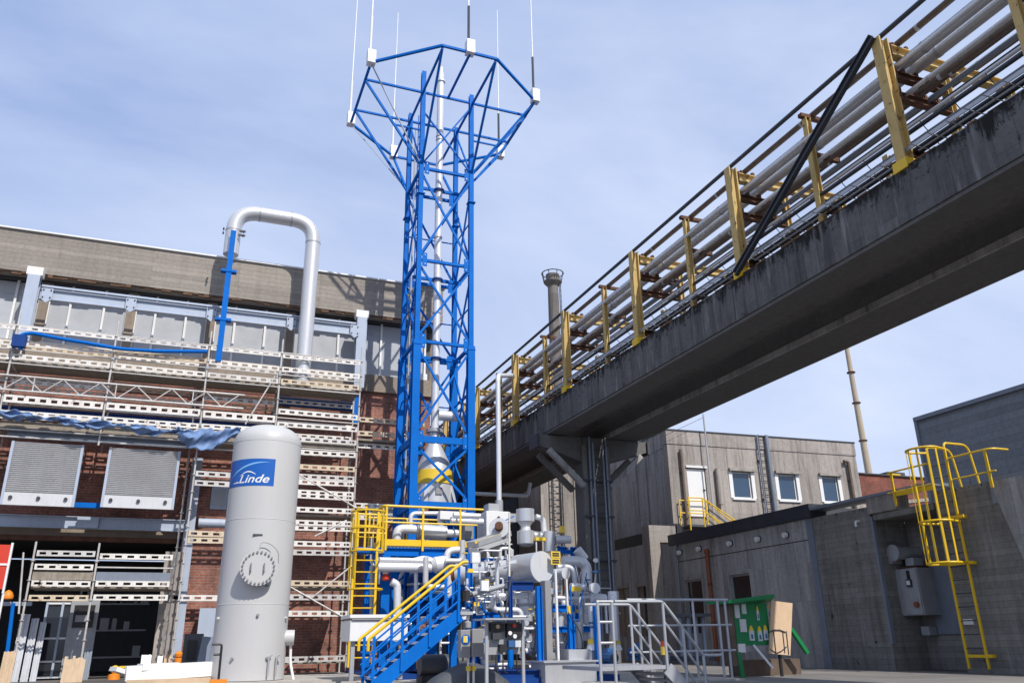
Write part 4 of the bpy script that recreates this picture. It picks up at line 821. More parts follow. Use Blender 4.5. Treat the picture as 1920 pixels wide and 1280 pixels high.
# yellow steps at the roof door
ys = wobj('door_steps', 'small landing with yellow handrails in front of the white roof door', 'steps')
g_ = {k: wl(*k, .8) for k in ((1290,932),(1316,926),(1342,950),(1358,930),(1388,960))}
u0 = g_[(1290,932)][0]; zt_ = g_[(1290,932)][1]; u1 = g_[(1316,926)][0]; zl = zt_-1.0
lpart(MB().box(u0, u1+.35, -.8, -.06, zl-.08, zl), 'landing', 'dark_grey', ys)
for yy, du in ((-.8, 0), (-.12, .95)):
    for u in (u0+du*0, u1+du*.6): lpart(MB().tube((u, yy, zl-.3), (u, yy, zt_), .028, 8), 'rail_post', 'yellow', ys)
    ue = u1+1.25+du*.4; lpart(MB().tube((ue, yy, zl-1.0), (ue, yy, zt_-.75), .028, 8), 'rail_post', 'yellow', ys)
    for dz in (0, -.48): lpart(MB().pipe([(u0, yy, zt_+dz), (u1+du*.6, yy, zt_+dz), (ue+.1, yy, zt_-.8+dz)], .024, .05, 8), 'handrail', 'yellow', ys)
for k in range(3): lpart(MB().box(u1+.4+k*.3, u1+.68+k*.3, -.78, -.1, zl-.22*(k+1), zl-.22*(k+1)+.04), 'tread', 'galvanised', ys)
# ------------------------------------------------------------------ low annex along the yard (X = 16)
AX = 16.0
an = thing('annex', 'low grey board-marked concrete annex with a black roof edge, right of the yard', 'building', (AX, 22, 0))
AY0, AY1 = 18.05, 25.2
w1 = [at(1368,1078,X=AX), at(1417,1170,X=AX)]; w2 = [at(1284,1088,X=AX), at(1326,1190,X=AX)]
def hole_wall(m, X0, X1, y0, y1, z0, z1, holes):
    y = y0
    for (a, b, c_, d_) in sorted(holes):
        m.box(X0, X1, y, a, z0, z1); m.box(X0, X1, a, b, z0, c_); m.box(X0, X1, a, b, d_, z1); y = b
    m.box(X0, X1, y, y1, z0, z1)
jz = at(1400, 1031, X=AX).z
hs_ = [(w1[1].y, w1[0].y, max(w1[1].z, .9), w1[0].z), (w2[1].y, w2[0].y, max(w2[1].z, .9), w2[0].z)]
m = MB(); hole_wall(m, AX, AX+.3, AY0+.24, AY1, 0, jz-.012, hs_); m.build('wall', 'annex_concrete', an)
MB().box(AX-.015, AX+.3, AY0+.24, AY1, jz+.012, 3.87).build('upper_wall', 'annex_concrete', an); MB().box(AX+.03, AX+.28, AY0+.24, AY1, jz-.011, jz+.011).build('joint', 'black', an)
for k in range(3): MB().box(AX-.15, AX+.4, AY0-.1+k*2.45, AY0-.1+(k+1)*2.45-.012, 3.872, 4.24).build('roof_edge_panel', 'bitumen', an)
MB().box(AX+.402, 23.2, AY0-.05, AY1+.2, 3.9, 4.18).build('roof', 'dark_grey', an); MB().box(AX+.302, 23, AY1-.3, AY1, 0, 3.87).build('end_wall', 'annex_concrete', an)
MB().box(AX-.04, AX+.24, AY0-.0, AY0+.238, .0, 3.868).build('corner_flashing', 'zinc', an)
for (a, b, c_, d_) in hs_:
    w = MB(); w.box(AX+.05, AX+.12, a, a+.06, c_, d_); w.box(AX+.05, AX+.12, b-.06, b, c_, d_); w.box(AX+.05, AX+.12, a+.06, b-.06, c_, c_+.06); w.box(AX+.05, AX+.12, a+.06, b-.06, d_-.06, d_)
    wo_ = w.build('window', 'grey', an); MB().box(AX+.08, AX+.1, a+.06, b-.06, c_+.06, d_-.06).build('pane', 'dark_glass', wo_)
    f = MB(); f.box(AX-.03, AX-.001, a-.12, a, c_-.1, d_+.12); f.box(AX-.03, AX-.001, b, b+.12, c_-.1, d_+.12); f.box(AX-.05, AX-.001, a, b, d_, d_+.12); f.build('window_surround', 'side_concrete', wo_)
gl = 'round white lamps in a row under the annex roof edge'
for (px, py), s_ in zip(((1476,1002),(1424,1010),(1371,1018),(1313,1028),(1277,1035)), ('nearest the annex corner', 'second from the annex corner', 'middle one of five', 'beside the top of the orange-brown downpipe', 'farthest from the annex corner')):
    p = at(px, py, X=AX-.02); t = thing('bulkhead_lamp', 'small round lamp under the annex roof edge, '+s_, 'lamp', p, gl)
    MB().tube((AX-.03, p.y, p.z), (AX-.16, p.y, p.z-.02), .075, 14).build('lamp_cover', 'white', t); MB().tube((AX-.014, p.y, p.z), (AX-.05, p.y, p.z), .095, 14).build('lamp_base', 'dark_steel', t)
p = at(1325, 1036, X=AX-.1); dp_ = thing('rusty_downpipe', 'orange-brown rusty downpipe on the annex wall', 'pipe', (AX-.1, p.y, 0)); MB().tube((AX-.1, p.y, .1), (AX-.1, p.y, p.z), .065, 12).build('pipe', 'orange_pipe', dp_); MB().lathe((AX-.1, p.y, p.z-.02), [(.07,0),(.09,.05),(.09,.12),(.03,.16)], n=12).build('cap', 'orange_pipe', dp_)
for z in (1.2, 2.4): MB().lathe((AX-.1, p.y, z), [(.068,0),(.08,.01),(.08,.06),(.068,.07)], n=12).build('collar', 'rust', dp_)
p = at(1266, 1010, X=AX-.1); o = MB().tube((AX-.1, p.y, .1), (AX-.1, p.y, p.z), .045, 10).build('zinc_downpipe', 'zinc'); tag(o, 'slim zinc downpipe at the far end of the annex', 'pipe')
# L-shaped sunlit concrete frame and shaded wall left of the annex
cf = thing('concrete_frame', 'sunlit bare concrete post and beam standing left of the annex', 'frame', (15.4, 25.5, 0))
p, q = at(1216, 985, Y=25.6), at(1238, 1015, Y=25.6); x2 = at(1262, 990, Y=25.6).x
MB().box(p.x, p.x+.42, 25.6, 26.1, 0, at(1225,984,Y=25.6).z).build('post', 'light_concrete', cf); MB().box(p.x+.422, x2+.1, 25.6, 26.1, at(1240,1016,Y=25.6).z, at(1225,984,Y=25.6).z).build('beam', 'light_concrete', cf)
SX = 16.85
bw = thing('low_shed', 'shaded concrete side wing with two small windows between bridge column and annex', 'building', (SX, 29, 0))
zt2 = at(1180, 1026, X=SX).z; ww = [(at(1155,1104,X=SX), at(1181,1150,X=SX)), (at(1195,1100,X=SX), at(1216,1150,X=SX))]
m = MB(); hole_wall(m, SX, SX+.25, 26.3, 37, 0, zt2, [(q.y, p.y, .9, p.z) for p, q in ww]); m.build('wall', 'side_concrete', bw)
MB().box(SX+.06, SX+.3, 26.3, 37, zt2+.002, zt2+.45).build('recess_shade_fill', 'black', bw)  # solid black block painting the shade of an open gap above the wall
for p, q in ww:
    MB().box(SX-.06, SX-.001, q.y-.05, p.y+.05, p.z, p.z+.12).build('lintel', 'light_concrete', bw); w_ = MB().box(SX+.05, SX+.12, q.y, q.y+.06, .9, p.z-.002).build('window', 'grey', bw)
    MB().box(SX+.08, SX+.1, q.y+.06, q.y+(p.y-q.y)*.5, .9, p.z-.002).build('pane', 'dark_glass', w_); MB().box(SX+.08, SX+.1, q.y+(p.y-q.y)*.55, p.y, .9, p.z-.002).build('blind', 'pilaster', w_)
# ------------------------------------------------------------------ dark wall, recess and ladder wall
dw = thing('dark_wall_building', 'dark weathered board-marked concrete building with a deep recess at the right edge', 'building', (AX, 15, 0))
MB().box(AX-.01, AX+.6, 15.93, AY0-.002, 0, 3.86).build('pier_wall', 'wall_concrete', dw)
MB().box(AX+.6, 22, 15.93, AY0-.06, 3.55, 3.85).build('roof_slab', 'wall_concrete', dw)
MB().box(AX-.05, AX+.05, 15.86, 15.928, .6, 3.6).build('corner_strip', 'zinc', dw)
MB().box(AX+.602, AX+1.098, 15.93, 16.3, 0, 3.54).build('recess_jamb', 'wall_concrete', dw)
MB().box(AX+1.1, AX+1.4, 13.6, 17.9, 0, 3.54).build('recess_wall', 'wall_concrete', dw); MB().box(AX-.02, AX+1.1, 14.0, 15.85, 3.50, 3.66).build('recess_ceiling', 'wall_concrete', dw)
MB().box(AX-.1, AX+.35, 15.0, 15.92, 3.662, 4.05).build('roof_beam', 'light_concrete', dw)
MB().box(AX-.14, AX+.5, 13.9, 18.0, 4.052, 4.12).build('roof_flashing', 'zinc', dw)
MB().box(AX, AX+1.1, 5, 13.95, 0, 3.88).build('ladder_wall', 'wall_concrete', dw); MB().box(AX-.03, AX+.02, 6, 12.45, 3.4, 3.95).build('roof_flashing', 'zinc', dw)
m = MB(); m.add([(AX-.05,12.42,3.86),(AX-.05,6,3.86),(AX-.05,6,.3),(AX-.05,11.6,.3),(AX-.004,12.42,3.86),(AX-.004,6,3.86),(AX-.004,6,.3),(AX-.004,11.6,.3)], [(0,1,2,3),(7,6,5,4),(0,3,7,4),(0,4,5,1),(1,5,6,2),(2,6,7,3)])
m.build('grey_render_panel', 'annex_concrete', dw)
a, b = at(1745, 1065, X=AX+1.08), at(1786, 1188, X=AX+1.08); MB().box(AX+1.04, AX+1.098, 13.98, at(1745,1100,X=AX+1.08).y, b.z, a.z+.1).build('metal_panel', 'zinc', dw)
a, b = at(1806, 1160, X=AX-.01), at(1826, 1170, X=AX-.01); o = MB().box(AX-.025, AX-.003, b.y, a.y, b.z, a.z).build('wall_plate', 'white'); tag(o, 'small white sign plate on the dark wall behind the yellow ladder', 'sign')
p = at(1606, 978, X=AX-.1); o = MB().pipe([(AX, p.y, p.z+.02), (AX-.14, p.y, p.z+.02), (AX-.14, p.y, p.z-.12)], .028, .06, 8).build('hook_pipe', 'white'); tag(o, 'small white hooked pipe end on top of the dark wall', 'pipe')
# cabinet and fan in the recess
cb = thing('wall_cabinet', 'grey steel wall cabinet with a dark handle and orange lamp in the recess', 'cabinet', at(1695, 1110, X=AX+.6))
a, b = at(1654, 1070, X=AX+.5), at(1735, 1152, X=AX+.5); ya, yb = a.y, b.y; z1, z0 = a.z, b.z; dy = ya-yb
MB().box(AX+.5, AX+1.09, yb, ya, z0, z1).build('body', 'cabinet_grey', cb)
MB().box(AX+.47, AX+.499, yb+.02, yb+dy*.50, z0+.02, z1-.02).build('door', 'cabinet_grey', cb); MB().box(AX+.475, AX+.499, yb+dy*.53, ya-.02, z0+.02, z1-.02).build('door', 'cabinet_grey', cb)
MB().box(AX+.44, AX+.499, yb+dy*.505, yb+dy*.525, z0, z1).build('ridge', 'galvanised', cb)
MB().box(AX+.43, AX+.469, yb+dy*.20, yb+dy*.26, z0+(z1-z0)*.62, z0+(z1-z0)*.95).build('handle', 'black', cb); MB().box(AX+.42, AX+.469, yb+dy*.17, yb+dy*.30, z0+(z1-z0)*.60, z0+(z1-z0)*.76).build('meter', 'dark_steel', cb); MB().box(AX+.41, AX+.419, yb+dy*.19, yb+dy*.28, z0+(z1-z0)*.64, z0+(z1-z0)*.73).build('display', 'white', cb)
MB().tube((AX+.42, yb+dy*.14, z0+(z1-z0)*.22), (AX+.469, yb+dy*.14, z0+(z1-z0)*.22), .07, 14).build('orange_lamp', 'orange_pipe', cb)
MB().box(AX+.6, AX+1.0, yb+.1, ya-.05, z1+.002, z1+.05).build('rusty_lid', 'rust', cb)
fn = thing('ventilation_drum', 'pale horizontal ventilation drum on a bracket above the grey wall cabinet', 'ventilator', at(1690, 1036, X=AX+.5))
p = at(1677, 1036, X=AX+.35); q = V((AX+1.09, p.y-.02, p.z+.0)); d_ = (q-p).normalized()
MB().tube(p, q, .16, 24).build('drum', 'cabinet_grey', fn); MB().tube(p-d_*.06, p, .20, 28).build('end_cap', 'cabinet_grey', fn); MB().box(p.x-.02, p.x+.3, p.y+.1, p.y+.5, p.z-.25, p.z+.1).build('motor_box', 'cabinet_grey', fn)
MB().box(p.x+.2, p.x+.5, p.y-.35, p.y-.1, p.z-.32, p.z-.14).build('bracket', 'cabinet_grey', fn)
gls = 'ledge lamps under the wall cabinet'
for (a, b, lab) in (((1668,1176),(1706,1192),'long dusty white light box under the left half of the wall cabinet'), ((1726,1174),(1744,1190),'short dusty white light box under the right half of the wall cabinet')):
    p, q = at(*a, X=AX+.8), at(*b, X=AX+.8); o = MB().box(AX+.8, AX+1.05, q.y, p.y, q.z, p.z).build('light_box', 'cabinet_grey'); tag(o, lab, 'light box', gls)
# ------------------------------------------------------------------ yellow caged ladder
yl = thing('caged_ladder', 'bright yellow caged ladder with curved hoops on the dark wall at the right', 'ladder', (AX-.2, 13.2, 0))
LX = AX-.22; s1 = at(1820, 1262, X=LX); s2 = at(1857, 1262, X=LX); ya, yb = s1.y, s2.y; yc = (ya+yb)/2; LT = at(1745, 846, X=LX).z
for y in (ya, yb): MB().beam((LX, y, .1), (LX, y, LT), .05, .035, (1,0,0)).build('stringer', 'yellow', yl)
z = .5
while z < LT-.2: MB().tube((LX, yb, z), (LX, ya, z), .011, 6).build('rung', 'dark_steel', yl); z += .28
hz = [at(1760, 1060, X=LX).z, at(1745, 985, X=LX).z, LT-.45, LT-.02]
for z in (.35, hz[0]-.0, hz[1]+.1): MB().beam((AX, yb-.12, z), (AX, ya, z), .05, .07).build('wall_bracket', 'yellow', yl) if 0 else MB().beam((LX, yb-.02, z), (AX, yb-.02, z), .05, .07).build('wall_bracket', 'yellow', yl); MB().beam((LX, ya, z), (LX, yb-.15, z), .05, .06).build('cross_strap', 'yellow', yl)
rH = .36
def hoop(z): return [(LX-.0, ya, z)]+[(LX-rH-.05-rH*math.sin(a)*.9+.0, yc+rH*math.cos(a), z) for a in [math.radians(k) for k in range(0, 181, 15)]]+[(LX, yb, z)]
for z in hz[:2]+hz[3:]: MB().sweep(hoop(z), .026, 8).build('cage_hoop', 'yellow', yl)
for a in (0, 36, 72, 108, 144, 180):
    a = math.radians(a); x = LX-rH-.05-rH*math.sin(a)*.9; y = yc+rH*math.cos(a); MB().beam((x, y, hz[0]-.03), (x, y, LT), .045, .014, (math.sin(a), -math.cos(a), 0)).build('cage_strap', 'yellow', yl)
for y in (ya, yb): MB().pipe([(LX, y, LT-.1), (LX+.0, y, LT+.12), (LX+.75, y, LT+.12), (LX+.9, y, LT-.9)], .026, .2, 8).build('grab_rail', 'yellow', yl)
gg = thing('roof_guardrail', 'yellow guardrail on the roof edge either side of the caged ladder', 'guardrail', (AX+.2, 13.5, 3.9))
for (y0, y1, zz) in ((ya+.05, ya+1.35, LT-.25), (yb-.05, yb-1.15, LT-.25)):
    MB().pipe([(LX, y0, zz), (LX, y1, zz), (LX+.5, y1, zz)], .022, .2, 8).build('handrail', 'yellow', gg); MB().tube((LX, y0, zz-.48), (LX, y1, zz-.48), .018, 8).build('mid_rail', 'yellow', gg)
    for y in ((y1*.85+y0*.15),): MB().beam((LX, y, 3.7), (LX, y, zz), .06, .03, (1,0,0)).build('rail_post', 'yellow', gg)
MB().beam((LX, ya, 3.95), (LX, ya+1.1, 3.98), .05, .10).build('kick_board', 'yellow', gg)
# ------------------------------------------------------------------ large slate grey building, tiled roof, chimney, mast
sg = thing('grey_clad_hall', 'large dark slate-grey clad hall rising behind the right wall', 'building', (20.3, 14, 0))
p = at(1718, 790, X=20.3); MB().box(20.3, 30, 3, p.y, 0, p.z).build('wall', 'cladding_slate', sg); MB().box(20.22, 30, 2.9, p.y+.04, p.z+.002, p.z+.12).build('roof_edge', 'zinc', sg); MB().box(20.24, 20.3, p.y-.05, p.y+.05, 0, p.z).build('corner_trim', 'zinc', sg)
for k in range(8): y = p.y-.2-k*1.25; MB().box(20.28, 20.298, y-1.2, y, 0, 4.9+.0).build('lower_panel', 'cladding_slate', sg)
th = thing('red_roof_house', 'low house with a red-brown roof between office block and grey hall', 'building', (35, 33, 0))
a, b = at(1610, 888, Y=33), at(1700, 898, Y=33); c_ = at(1612, 930, Y=32); 
MB().box(a.x-.2, b.x+5, 33, 33.3, c_.z-.3, a.z).build('brick_parapet', 'roof_brick', th); MB().box(a.x-.25, b.x+5, 32.9, 33.4, a.z+.002, a.z+.06).build('coping', 'dark_grey', th)
m = MB(); m.add([(a.x-.3,32.95,c_.z-.42),(b.x+5,32.95,c_.z+.6),(b.x+5,32.95,c_.z+.78),(a.x-.3,32.95,c_.z-.24),(a.x-.3,32.99,c_.z-.42),(b.x+5,32.99,c_.z+.6),(b.x+5,32.99,c_.z+.78),(a.x-.3,32.99,c_.z-.24)], [(0,1,2,3),(7,6,5,4),(0,4,5,1),(1,5,6,2),(2,6,7,3),(3,7,4,0)]); m.build('sloping_ledge', 'light_concrete', th)
MB().box(a.x-.1, b.x+4.9, 33.3, 36, 0, c_.z-.302).build('wall', 'light_concrete', th); MB().box(b.x-.6, b.x+.6, 33.6, 34.3, a.z-.6, a.z+.4).build('roof_unit', 'dark_grey', th)
ch = thing('chimney', 'tall round grey concrete chimney with a platform ring behind the bridge', 'chimney', (at(1036,560,Y=60).x, 60, 0))
a = at(1036, 515, Y=60); r = .95
b = at(1043, 640, Y=60); MB().lathe((a.x, 60, 0), [(.52,0),(.50,a.z*.8),(.47,a.z-1.2)], n=28).build('shaft', 'chimney', ch)
MB().lathe((a.x,60,a.z-1.2), [(.47,0),(.78,.35),(.82,.4),(.82,.52),(.6,.56),(.62,1.15),(.4,1.2)], n=28).build('head', 'chimney', ch)
MB().sweep([(a.x+.98*math.cos(t*.3927), 60+.98*math.sin(t*.3927), a.z+.1) for t in range(17)], .05, 6).build('guard_ring', 'dark_steel', ch)
for t in range(0, 16, 2): MB().tube((a.x+.84*math.cos(t*.3927), 60+.84*math.sin(t*.3927), a.z-.7), (a.x+.98*math.cos(t*.3927), 60+.98*math.sin(t*.3927), a.z+.1), .04, 5).build('guard_post', 'dark_steel', ch)
m = MB()
for dx in (.50, .62): m.tube((a.x+dx, 59.6, 5), (a.x+dx-.05, 59.6, a.z-.4), .04, 5)
z = 10
while z < a.z-.5: m.tube((a.x+.50, 59.6, z), (a.x+.62, 59.6, z), .025, 4); z += .5
m.build('ladder', 'dark_steel', ch)
a, b = at(1588, 655, Y=60), at(1629, 888, Y=60); ms = thing('steel_mast', 'tall thin tan steel flue mast behind the office block', 'mast', (b.x, 60, 0))
MB().sweep([(b.x, 60, 0), (b.x, 60, b.z), (a.x+.0, 60, a.z+.3)], [.5,.33,.22], 14).build('shaft', 'mast_paint', ms)
for k in (.25, .55, .8): z = b.z+(a.z-b.z)*k; MB().lathe((b.x+(a.x-b.x)*k, 60, z), [(.3,0),(.42,.03),(.42,.12),(.3,.15)], n=14).build('flange_ring', 'rust', ms)
# ================================================================== process plant
def T(name, lab, cat, p, grp=None): return thing(name, lab, cat, (p[0], p[1], p[2]), grp)
# ---- high platform with yellow railings
PY0, PY1 = 20.2, 22.4
a = at(718, 1022, Y=PY0); b = at(880, 1022, Y=PY0); PZ = a.z+.0; PX0, PX1 = a.x, b.x
pf = T('service_platform', 'blue steel service platform with yellow railings in front of the tower base', 'platform', (PX0, PY0, 0))
MB().box(PX0, PX1, PY0-.03, PY0-.005, PZ+.0, PZ+.155).build('toe_plate', 'yellow', pf); MB().box(PX0-.03, PX0-.005, PY0, PY1, PZ, PZ+.155).build('toe_plate', 'yellow', pf)
m = MB(); x = PX0
while x < PX1: m.box(x, x+.012, PY0, PY1, PZ-.03, PZ); x += .09
y = PY0
while y < PY1: m.box(PX0, PX1, y, y+.012, PZ-.025, PZ-.004); y += .2
tag(m.build('grating', 'galvanised', pf), kind='stuff')
for y in (PY0+.08, PY1-.08): MB().ibeam((PX0, y, PZ-.14), (PX1, y, PZ-.14), .14, .2, (0,0,1), .02).build('beam', 'blue', pf)
for x in (PX0+.07, (PX0+PX1)/2+.3, PX1-.1): MB().ibeam((x, PY0+.17, PZ-.14), (x, PY1-.17, PZ-.14), .12, .18, (0,0,1), .02).build('beam', 'blue', pf)
for px in (722, 812): 
    x = at(px, 1080, Y=PY0+.1).x
    for y in (PY0+.1, PY1-.1): MB().ibeam((x, y, .15), (x, y, PZ-.24), .2, .2, (0,1,0), .025).build('column', 'blue', pf)
zt = at(724, 948, Y=PY0).z; zm = (zt+PZ)/2+.08; xr = at(905, 956, Y=PY0).x
for px in (724, 793, 863): x = at(px, 990, Y=PY0-.05).x; MB().beam((x, PY0-.05, PZ-.12), (x, PY0-.05, zt), .05, .03).build('rail_post', 'yellow', pf)
for y in (PY0+.15, PY0+1.1, PY1-.1): MB().beam((PX0-.03, y, PZ-.12), (PX0-.03, y, zt), .05, .03, (1,0,0)).build('rail_post', 'yellow', pf)
MB().pipe([(PX0-.03, PY1-.1, zt), (PX0-.03, PY0-.05, zt), (xr, PY0-.05, zt)], .03, .12, 8).build('top_rail', 'yellow', pf)
MB().pipe([(PX0-.03, PY1-.1, zm), (PX0-.03, PY0-.05, zm), (PX1+.2, PY0-.05, zm)], .022, .06, 8).build('mid_rail', 'yellow', pf)
a, b = at(718,971,Y=PY0+.5), at(764,972,Y=PY0+.5); MB().pipe([a, b, b-V((0,0,.6))], .022, .08, 8).build('inner_rail', 'yellow', pf)
MB().tube((PX0, PY1-.1, zt), (PX1, PY1-.1, zt), .026, 8).build('rear_rail', 'yellow', pf)
# ---- caged access ladder
LY = 19.7; xa, xb = at(658, 1150, Y=LY).x, at(702, 1150, Y=LY).x; zb0 = .3; zL = at(680, 1031, Y=LY).z; zc = at(680, 958, Y=LY).z
al_ = T('access_ladder', 'yellow caged access ladder at the left end of the service platform', 'ladder', (xa, LY, 0))
for x in (xa, xb): MB().beam((x, LY, zb0), (x, LY, zc), .055, .035).build('stringer', 'yellow', al_)
z = zb0+.2
while z < zc-.3: MB().tube((xa, LY, z), (xb, LY, z), .016, 6).build('rung', 'yellow', al_); z += .27
MB().box(xa+.0, xb+.1, LY+.03, LY+.5, zL-.04, zL+.08).build('landing', 'blue', al_)
cxl = (xa+xb)/2
for z in (at(656,1105,Y=19.7).z, at(656,1030,Y=19.7).z-.05, at(656,992,Y=19.7).z, at(656,960,Y=19.7).z):
    MB().sweep([(xb+.06, LY, z)]+[(cxl+.40*math.cos(t), LY-.1-.46*math.sin(t), z) for t in [math.radians(k) for k in range(0,181,15)]]+[(xa-.1, LY, z)], .022, 6).build('cage_hoop', 'yellow', al_)
z1_ = at(656,1105,Y=19.7).z
for k in (0, 140, 165, 180, 110, 40): t = math.radians(k); x = cxl+.40*math.cos(t); y = LY-.1-.46*math.sin(t); MB().beam((x, y, z1_ if k > 120 else at(656,1030,Y=19.7).z), (x, y, zc+.05), .04, .012, (math.cos(t), -math.sin(t), 0)).build('cage_strap', 'yellow', al_)
for x in (xa+.16, xb-.12, xb+.14, xb+.22): MB().beam((x, LY+.45, zL), (x, LY+.45, zc+.03), .04, .03).build('gate_post', 'yellow', al_)
MB().tube((xa, LY+.45, zc), (xb+.3, LY+.45, zc), .025, 8).build('gate_rail', 'yellow', al_); MB().tube((xa, LY+.45, zc-.45), (xb+.3, LY+.45, zc-.45), .02, 8).build('gate_rail', 'yellow', al_)
# ---- skid frame with columns, beams and pipework
SK = T('process_skid', 'blue-framed process skid packed with silver pipework in the middle foreground', 'process skid', (7.2, 18, 0))
def col(px, y0, y1, Y, w=.14, mat='blue'):
    a, b = at(px, y0, Y=Y), at(px, y1, Y=Y); x = (a.x+b.x)/2; MB().ibeam((x, Y, max(b.z, .0)), (x, Y, a.z), w, w, (1,0,0), .018).build('column', mat, SK); return x
for c_ in ((879,1036,1290,17.6,.13), (897,1050,1290,19.3,.12), (938,1062,1290,18.0,.11), (1012,1098,1290,15.4,.11), (1072,1150,1290,15.9,.12), (1121,1128,1290,15.4,.11), (958,1080,1290,16.0,.07,'dark_blue'), (1080,1025,1290,19.5,.12), (850,1030,1290,20.3,.12), (760,1045,1290,21.5,.13)): col(*c_)  # the dark_blue column has cast shade put into its colour
def bm(a, b, Y, w=.12, h=.14, mat='blue', Y2=None): MB().ibeam(at(*a, Y=Y), at(*b, Y=Y2 or Y), w, h, (0,0,1), .018).build('beam', mat, SK)
for q in (((952,1098),(1000,1098),16.6,.12,.18,'dark_blue'), ((1032,1140),(1075,1140),16.5,.12,.14), ((1045,1030),(1085,1034),19.5,.12,.16), ((878,1155),(958,1150),17.6,.1,.12), ((930,1268),(1022,1268),15.2,.14,.25,'dark_blue'), ((800,1150),(880,1150),19.8,.12,.14), ((880,1050),(960,1052),18.6,.1,.12), ((730,1100),(812,1100),21.5,.1,.12), ((870,1198),(960,1198),17.4,.1,.12), ((1010,1180),(1120,1178),16.4,.1,.12)): bm(*q)  # dark_blue beams are blue steel with shade painted in
MB().box(at(880,1240,Y=15).x, at(1165,1240,Y=15).x, 15.1, 20.4, .0, .16).build('base_frame', 'dark_blue', SK)
MB().box(at(700,1240,Y=19).x, at(875,1240,Y=19).x, 18.6, 22.4, .0, .16).build('base_frame', 'dark_blue', SK)
for a, b, Y in (((885,1120),(912,1148),17.4), ((740,1040),(800,1095),21.6), ((800,1040),(740,1095),21.6)): MB().beam(at(*a,Y=Y), at(*b,Y=Y), .08, .04).build('diagonal', 'blue', SK)
def pp(pts, Y, r, mat='insulation', bend=.22, name='process_pipe', par=None):
    P_ = [at(p[0], p[1], Y=(p[2] if len(p) > 2 else Y)) for p in pts]
    return MB().sweep(smooth_path(P_, bend, 7), r, 14).build(name, mat, par or SK)
def fl(p, Y, r, d=(0,0,1), mat='galvanised'):
    c = at(*p, Y=Y); MB().tube(c-V(d)*.03, c+V(d)*.03, r, 16).build('pipe_flange', mat, SK)
# named big pieces
mp_ = T('elbow_pipe', 'thick white insulated elbow pipe lying behind the yellow railing', 'pipe', at(790, 996, Y=20.5))
pp([(744,1020),(744,990),(788,993)], 20.5, .115, bend=.2, par=mp_); a, b = at(786,995,Y=20.5), at(834,999,Y=20.5)
MB().tube(a, b, .185, 24).build('silencer', 'cladding', mp_); MB().tube(b, b+V((.35,0,0)), .10, 16).build('outlet', 'insulation', mp_)
for k in (0, 1): p = a.lerp(b, k); MB().tube(p-V((.02,0,0)), p+V((.02,0,0)), .195, 24).build('band', 'galvanised', mp_)
pp([(838,1062),(838,1032),(862,1030)], 20.0, .085); pp([(745,1160),(745,1095),(734,1090)], 19.6, .09, bend=.18)
pp([(705,1048),(768,1052),(795,1045),(812,1050),(830,1056)], 19.9, .06); 
hx = T('insulated_exchanger', 'long white insulated exchanger slung under the service platform', 'heat exchanger', at(760, 1062, Y=19.8))
a, b = at(708,1062,Y=19.8), at(808,1064,Y=19.8); MB().tube(a, b, .11, 20).build('shell', 'insulation', hx); MB().tube(a+V((-.02,0,.17)), b+V((.05,0,.17)), .055, 14).build('return_pipe', 'insulation', hx); MB().lathe(b+V((0,0,.05)), [(.12,0),(.2,.1),(.2,.35),(.1,.5)], (1,0,.15), 20).build('hood', 'insulation', hx)
pp([(830,1055),(842,1075),(842,1120)], 19.8, .07); pp([(780,1062,19.9),(780,1120)], 19.9, .05)
pp([(698,1160),(698,1060)], 21.0, .07, 'galvanised'); pp([(770,985),(770,962),(835,962)], 21.6, .06); pp([(826,1010),(826,962)], 21.4, .09); pp([(850,965),(900,967)], 20.6, .07); pp([(845,975),(905,978)], 20.4, .09)
# big white box and neighbours
wb = T('filter_housing', 'large white box housing standing below the silver riser pipe', 'housing', at(932, 985, Y=20.8))
a, b = at(912, 957, Y=20.8), at(956, 1018, Y=20.8); MB().box(a.x, b.x, 20.8, 21.6, b.z, a.z).build('body', 'white', wb, bevel=.01); MB().box(b.x+.002, b.x+.25, 20.95, 21.5, a.z-.25, a.z-.02).build('side_box', 'galvanised', wb)
MB().box(a.x+.1, a.x+.4, 20.9, 21.3, a.z+.002, a.z+.22).build('top_box', 'galvanised', wb); MB().tube(at(935,970,Y=20.79), at(935,970,Y=20.7), .04, 10).build('gauge', 'black', wb)
p = at(948, 975, Y=20.7); MB().beam(p, p+V((.25,0,.12)), .03, .03).build('valve_lever', 'blue', wb)
a, b = at(872, 960, Y=21), at(888, 1010, Y=21); MB().box(a.x, b.x, 21, 21.3, b.z, a.z).build('cover_panel', 'grey', SK)
a, b = at(852, 965, Y=21.2), at(871, 990, Y=21.2); tag(MB().box(a.x-.4, b.x, 21.2, 21.5, a.z-.12, a.z+.1).build('white_box', 'white'), 'small white box behind the right end of the yellow top rail', 'box')
rc = T('relief_canister', 'stainless round canister with a neck beside the white housing', 'canister', at(985, 990, Y=19.6))
c = at(985, 966, Y=19.6); MB().tube(c-V((0,0,.16)), c+V((0,0,.16)), .235, 32).build('canister', 'stainless', rc); MB().lathe(c-V((0,0,.28)), [(.13,-.1),(.12,.0),(.2,.12)], n=24).build('neck', 'insulation', rc)
MB().lathe(c-V((0,0,.78)), [(.12,0),(.22,.06),(.22,.38),(.12,.42)], n=28).build('lower_vessel', 'stainless', rc); MB().tube(c+V((.2,0,-.52)), c+V((.42,0,-.52)), .13, 18).build('side_body', 'stainless', rc); MB().box(c.x+.16, c.x+.42, 19.3, 19.42, c.z-.66, c.z-.58).build('yellow_tag', 'sign_yellow', rc)
pp([(1004,968),(1018,972),(1021,1005)], 19.6, .075, bend=.15); 
